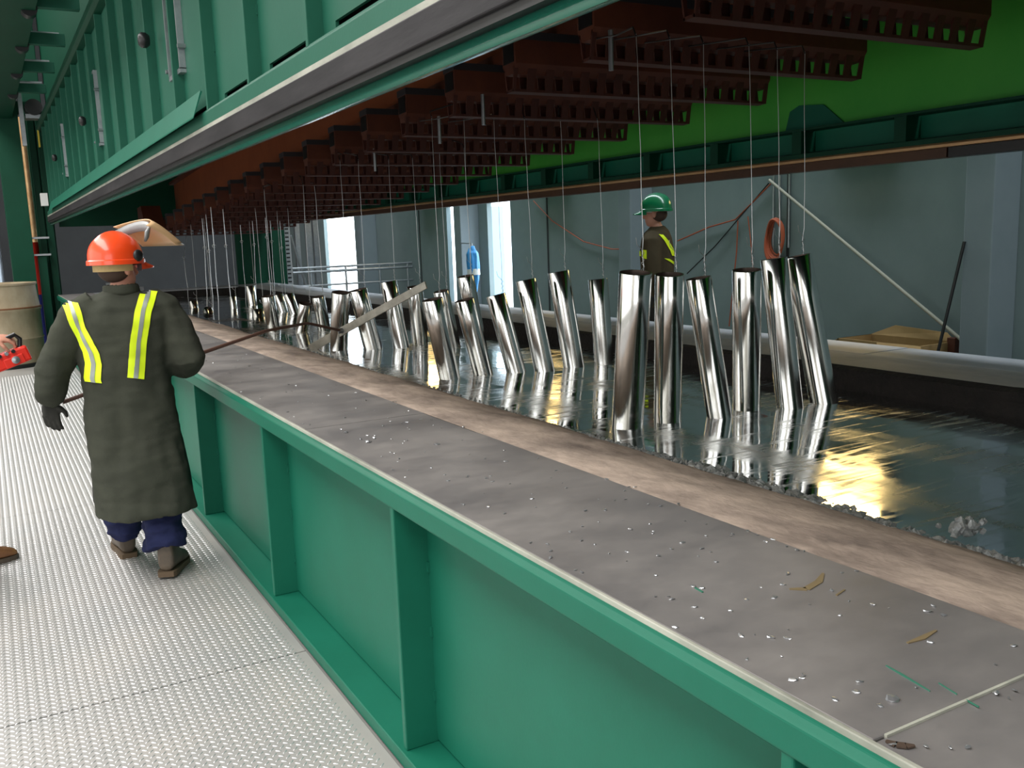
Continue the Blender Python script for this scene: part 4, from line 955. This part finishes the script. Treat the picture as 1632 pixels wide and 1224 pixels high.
cord('orange_cord', [(1080,384),(1130,362),(1172,350),(1200,322),(1228,293)], .008, M['hose'], 'thin orange cord rising towards the top of the leaning pole', 'cord')
cord('orange_cord', [(1176,352),(1174,400),(1170,440),(1162,520)], .007, M['hose'], 'thin orange cord hanging down the wall beside the nearest pipes', 'cord')
cord('orange_cord', [(1192,345),(1196,380),(1200,425),(1204,470)], .006, M['hose'], 'short orange cord hanging behind the upright pipe', 'cord')
cord('black_cable', [(1225,292),(1180,345),(1140,392),(1095,436)], .007, M['black'], 'dark cord slanting down the wall from the pole top', 'cable')
pa, pb = at_x(1226,287,XR-.05), at_x(1516,528,XR-.2)
dv = (pb-pa); ext = pa+dv*(pa.z-.02)/(pa.z-pb.z)
tag(build('leaning_pole', MB().tube([pa, ext], .016, 10), M['pole'], smooth=True), 'long pale pole leaning diagonally against the concrete wall', 'pole')
da, db = at_x(1537,385,XR-.38), at_x(1497,552,XR-.5); dv = db-da; ext = da+dv*(da.z-.02)/(da.z-db.z)
tag(build('dark_rod', MB().tube([da, ext], .014, 10), M['black'], smooth=True), 'thin dark rod leaning on the concrete column', 'rod')
for i, u in enumerate((1233, 1243, 1258)):
    a = at_x(u, 290, XR-.02)
    tag(build('wall_conduit', MB().tube([(a.x,a.y,1.05+.2*i),(a.x,a.y,4)], .012, 8), M['galv'], smooth=True), ['leftmost','middle','rightmost'][i]+' thin conduit running up the wall behind the hose coil', 'conduit', 'conduits on the wall')
# cardboard box, open
q0, q1 = at_x(1336,535,6.95), at_x(1468,545,6.95); yb0, yb1 = q1.y, q0.y
bx = thing('cardboard_box', 'open cardboard box on the floor against the concrete wall', 'box', (7.1, (yb0+yb1)/2, 0))
zt = at_x(1400,545,6.95).z
build('box_side', MB().box(6.94,6.955,yb0,yb1,0,zt).box(7.4,7.415,yb0,yb1,0,zt).box(6.94,7.415,yb0,yb0+.012,0,zt).box(6.94,7.415,yb1-.012,yb1,0,zt).box(6.94,7.415,yb0,yb1,0,.01), M['card'], parent=bx)
build('flap', MB().hexa([(7.40,yb0,zt),(7.415,yb0,zt),(7.415,yb1,zt),(7.40,yb1,zt)],[(7.43,yb0+.1,zt+.07),(7.44,yb0+.1,zt+.07),(7.44,yb1-.25,zt+.10),(7.43,yb1-.25,zt+.10)]), M['card'], parent=bx)
build('flap', MB().hexa([(6.94,yb0,zt),(6.95,yb0,zt),(6.95,yb0+.45,zt),(6.94,yb0+.45,zt)],[(6.90,yb0-.04,zt-.06),(6.91,yb0-.04,zt-.06),(6.91,yb0+.42,zt-.06),(6.90,yb0+.42,zt-.06)]), M['card'], parent=bx)
build('flap', MB().hexa([(6.95,yb1-.012,zt),(7.4,yb1-.012,zt),(7.4,yb1,zt),(6.95,yb1,zt)],[(6.95,yb1+.07,zt-.05),(7.4,yb1+.07,zt-.05),(7.4,yb1+.08,zt-.05),(6.95,yb1+.08,zt-.05)]), M['card'], parent=bx)
a = at_x(1520,545,XR-.2)
tag(build('timber_offcut', MB().box(XR-.24,XR-.16,a.y-.04,a.y+.04,0,a.z+.04), M['rust'], bevel=.004), 'short reddish timber post standing beside the concrete column', 'timber')
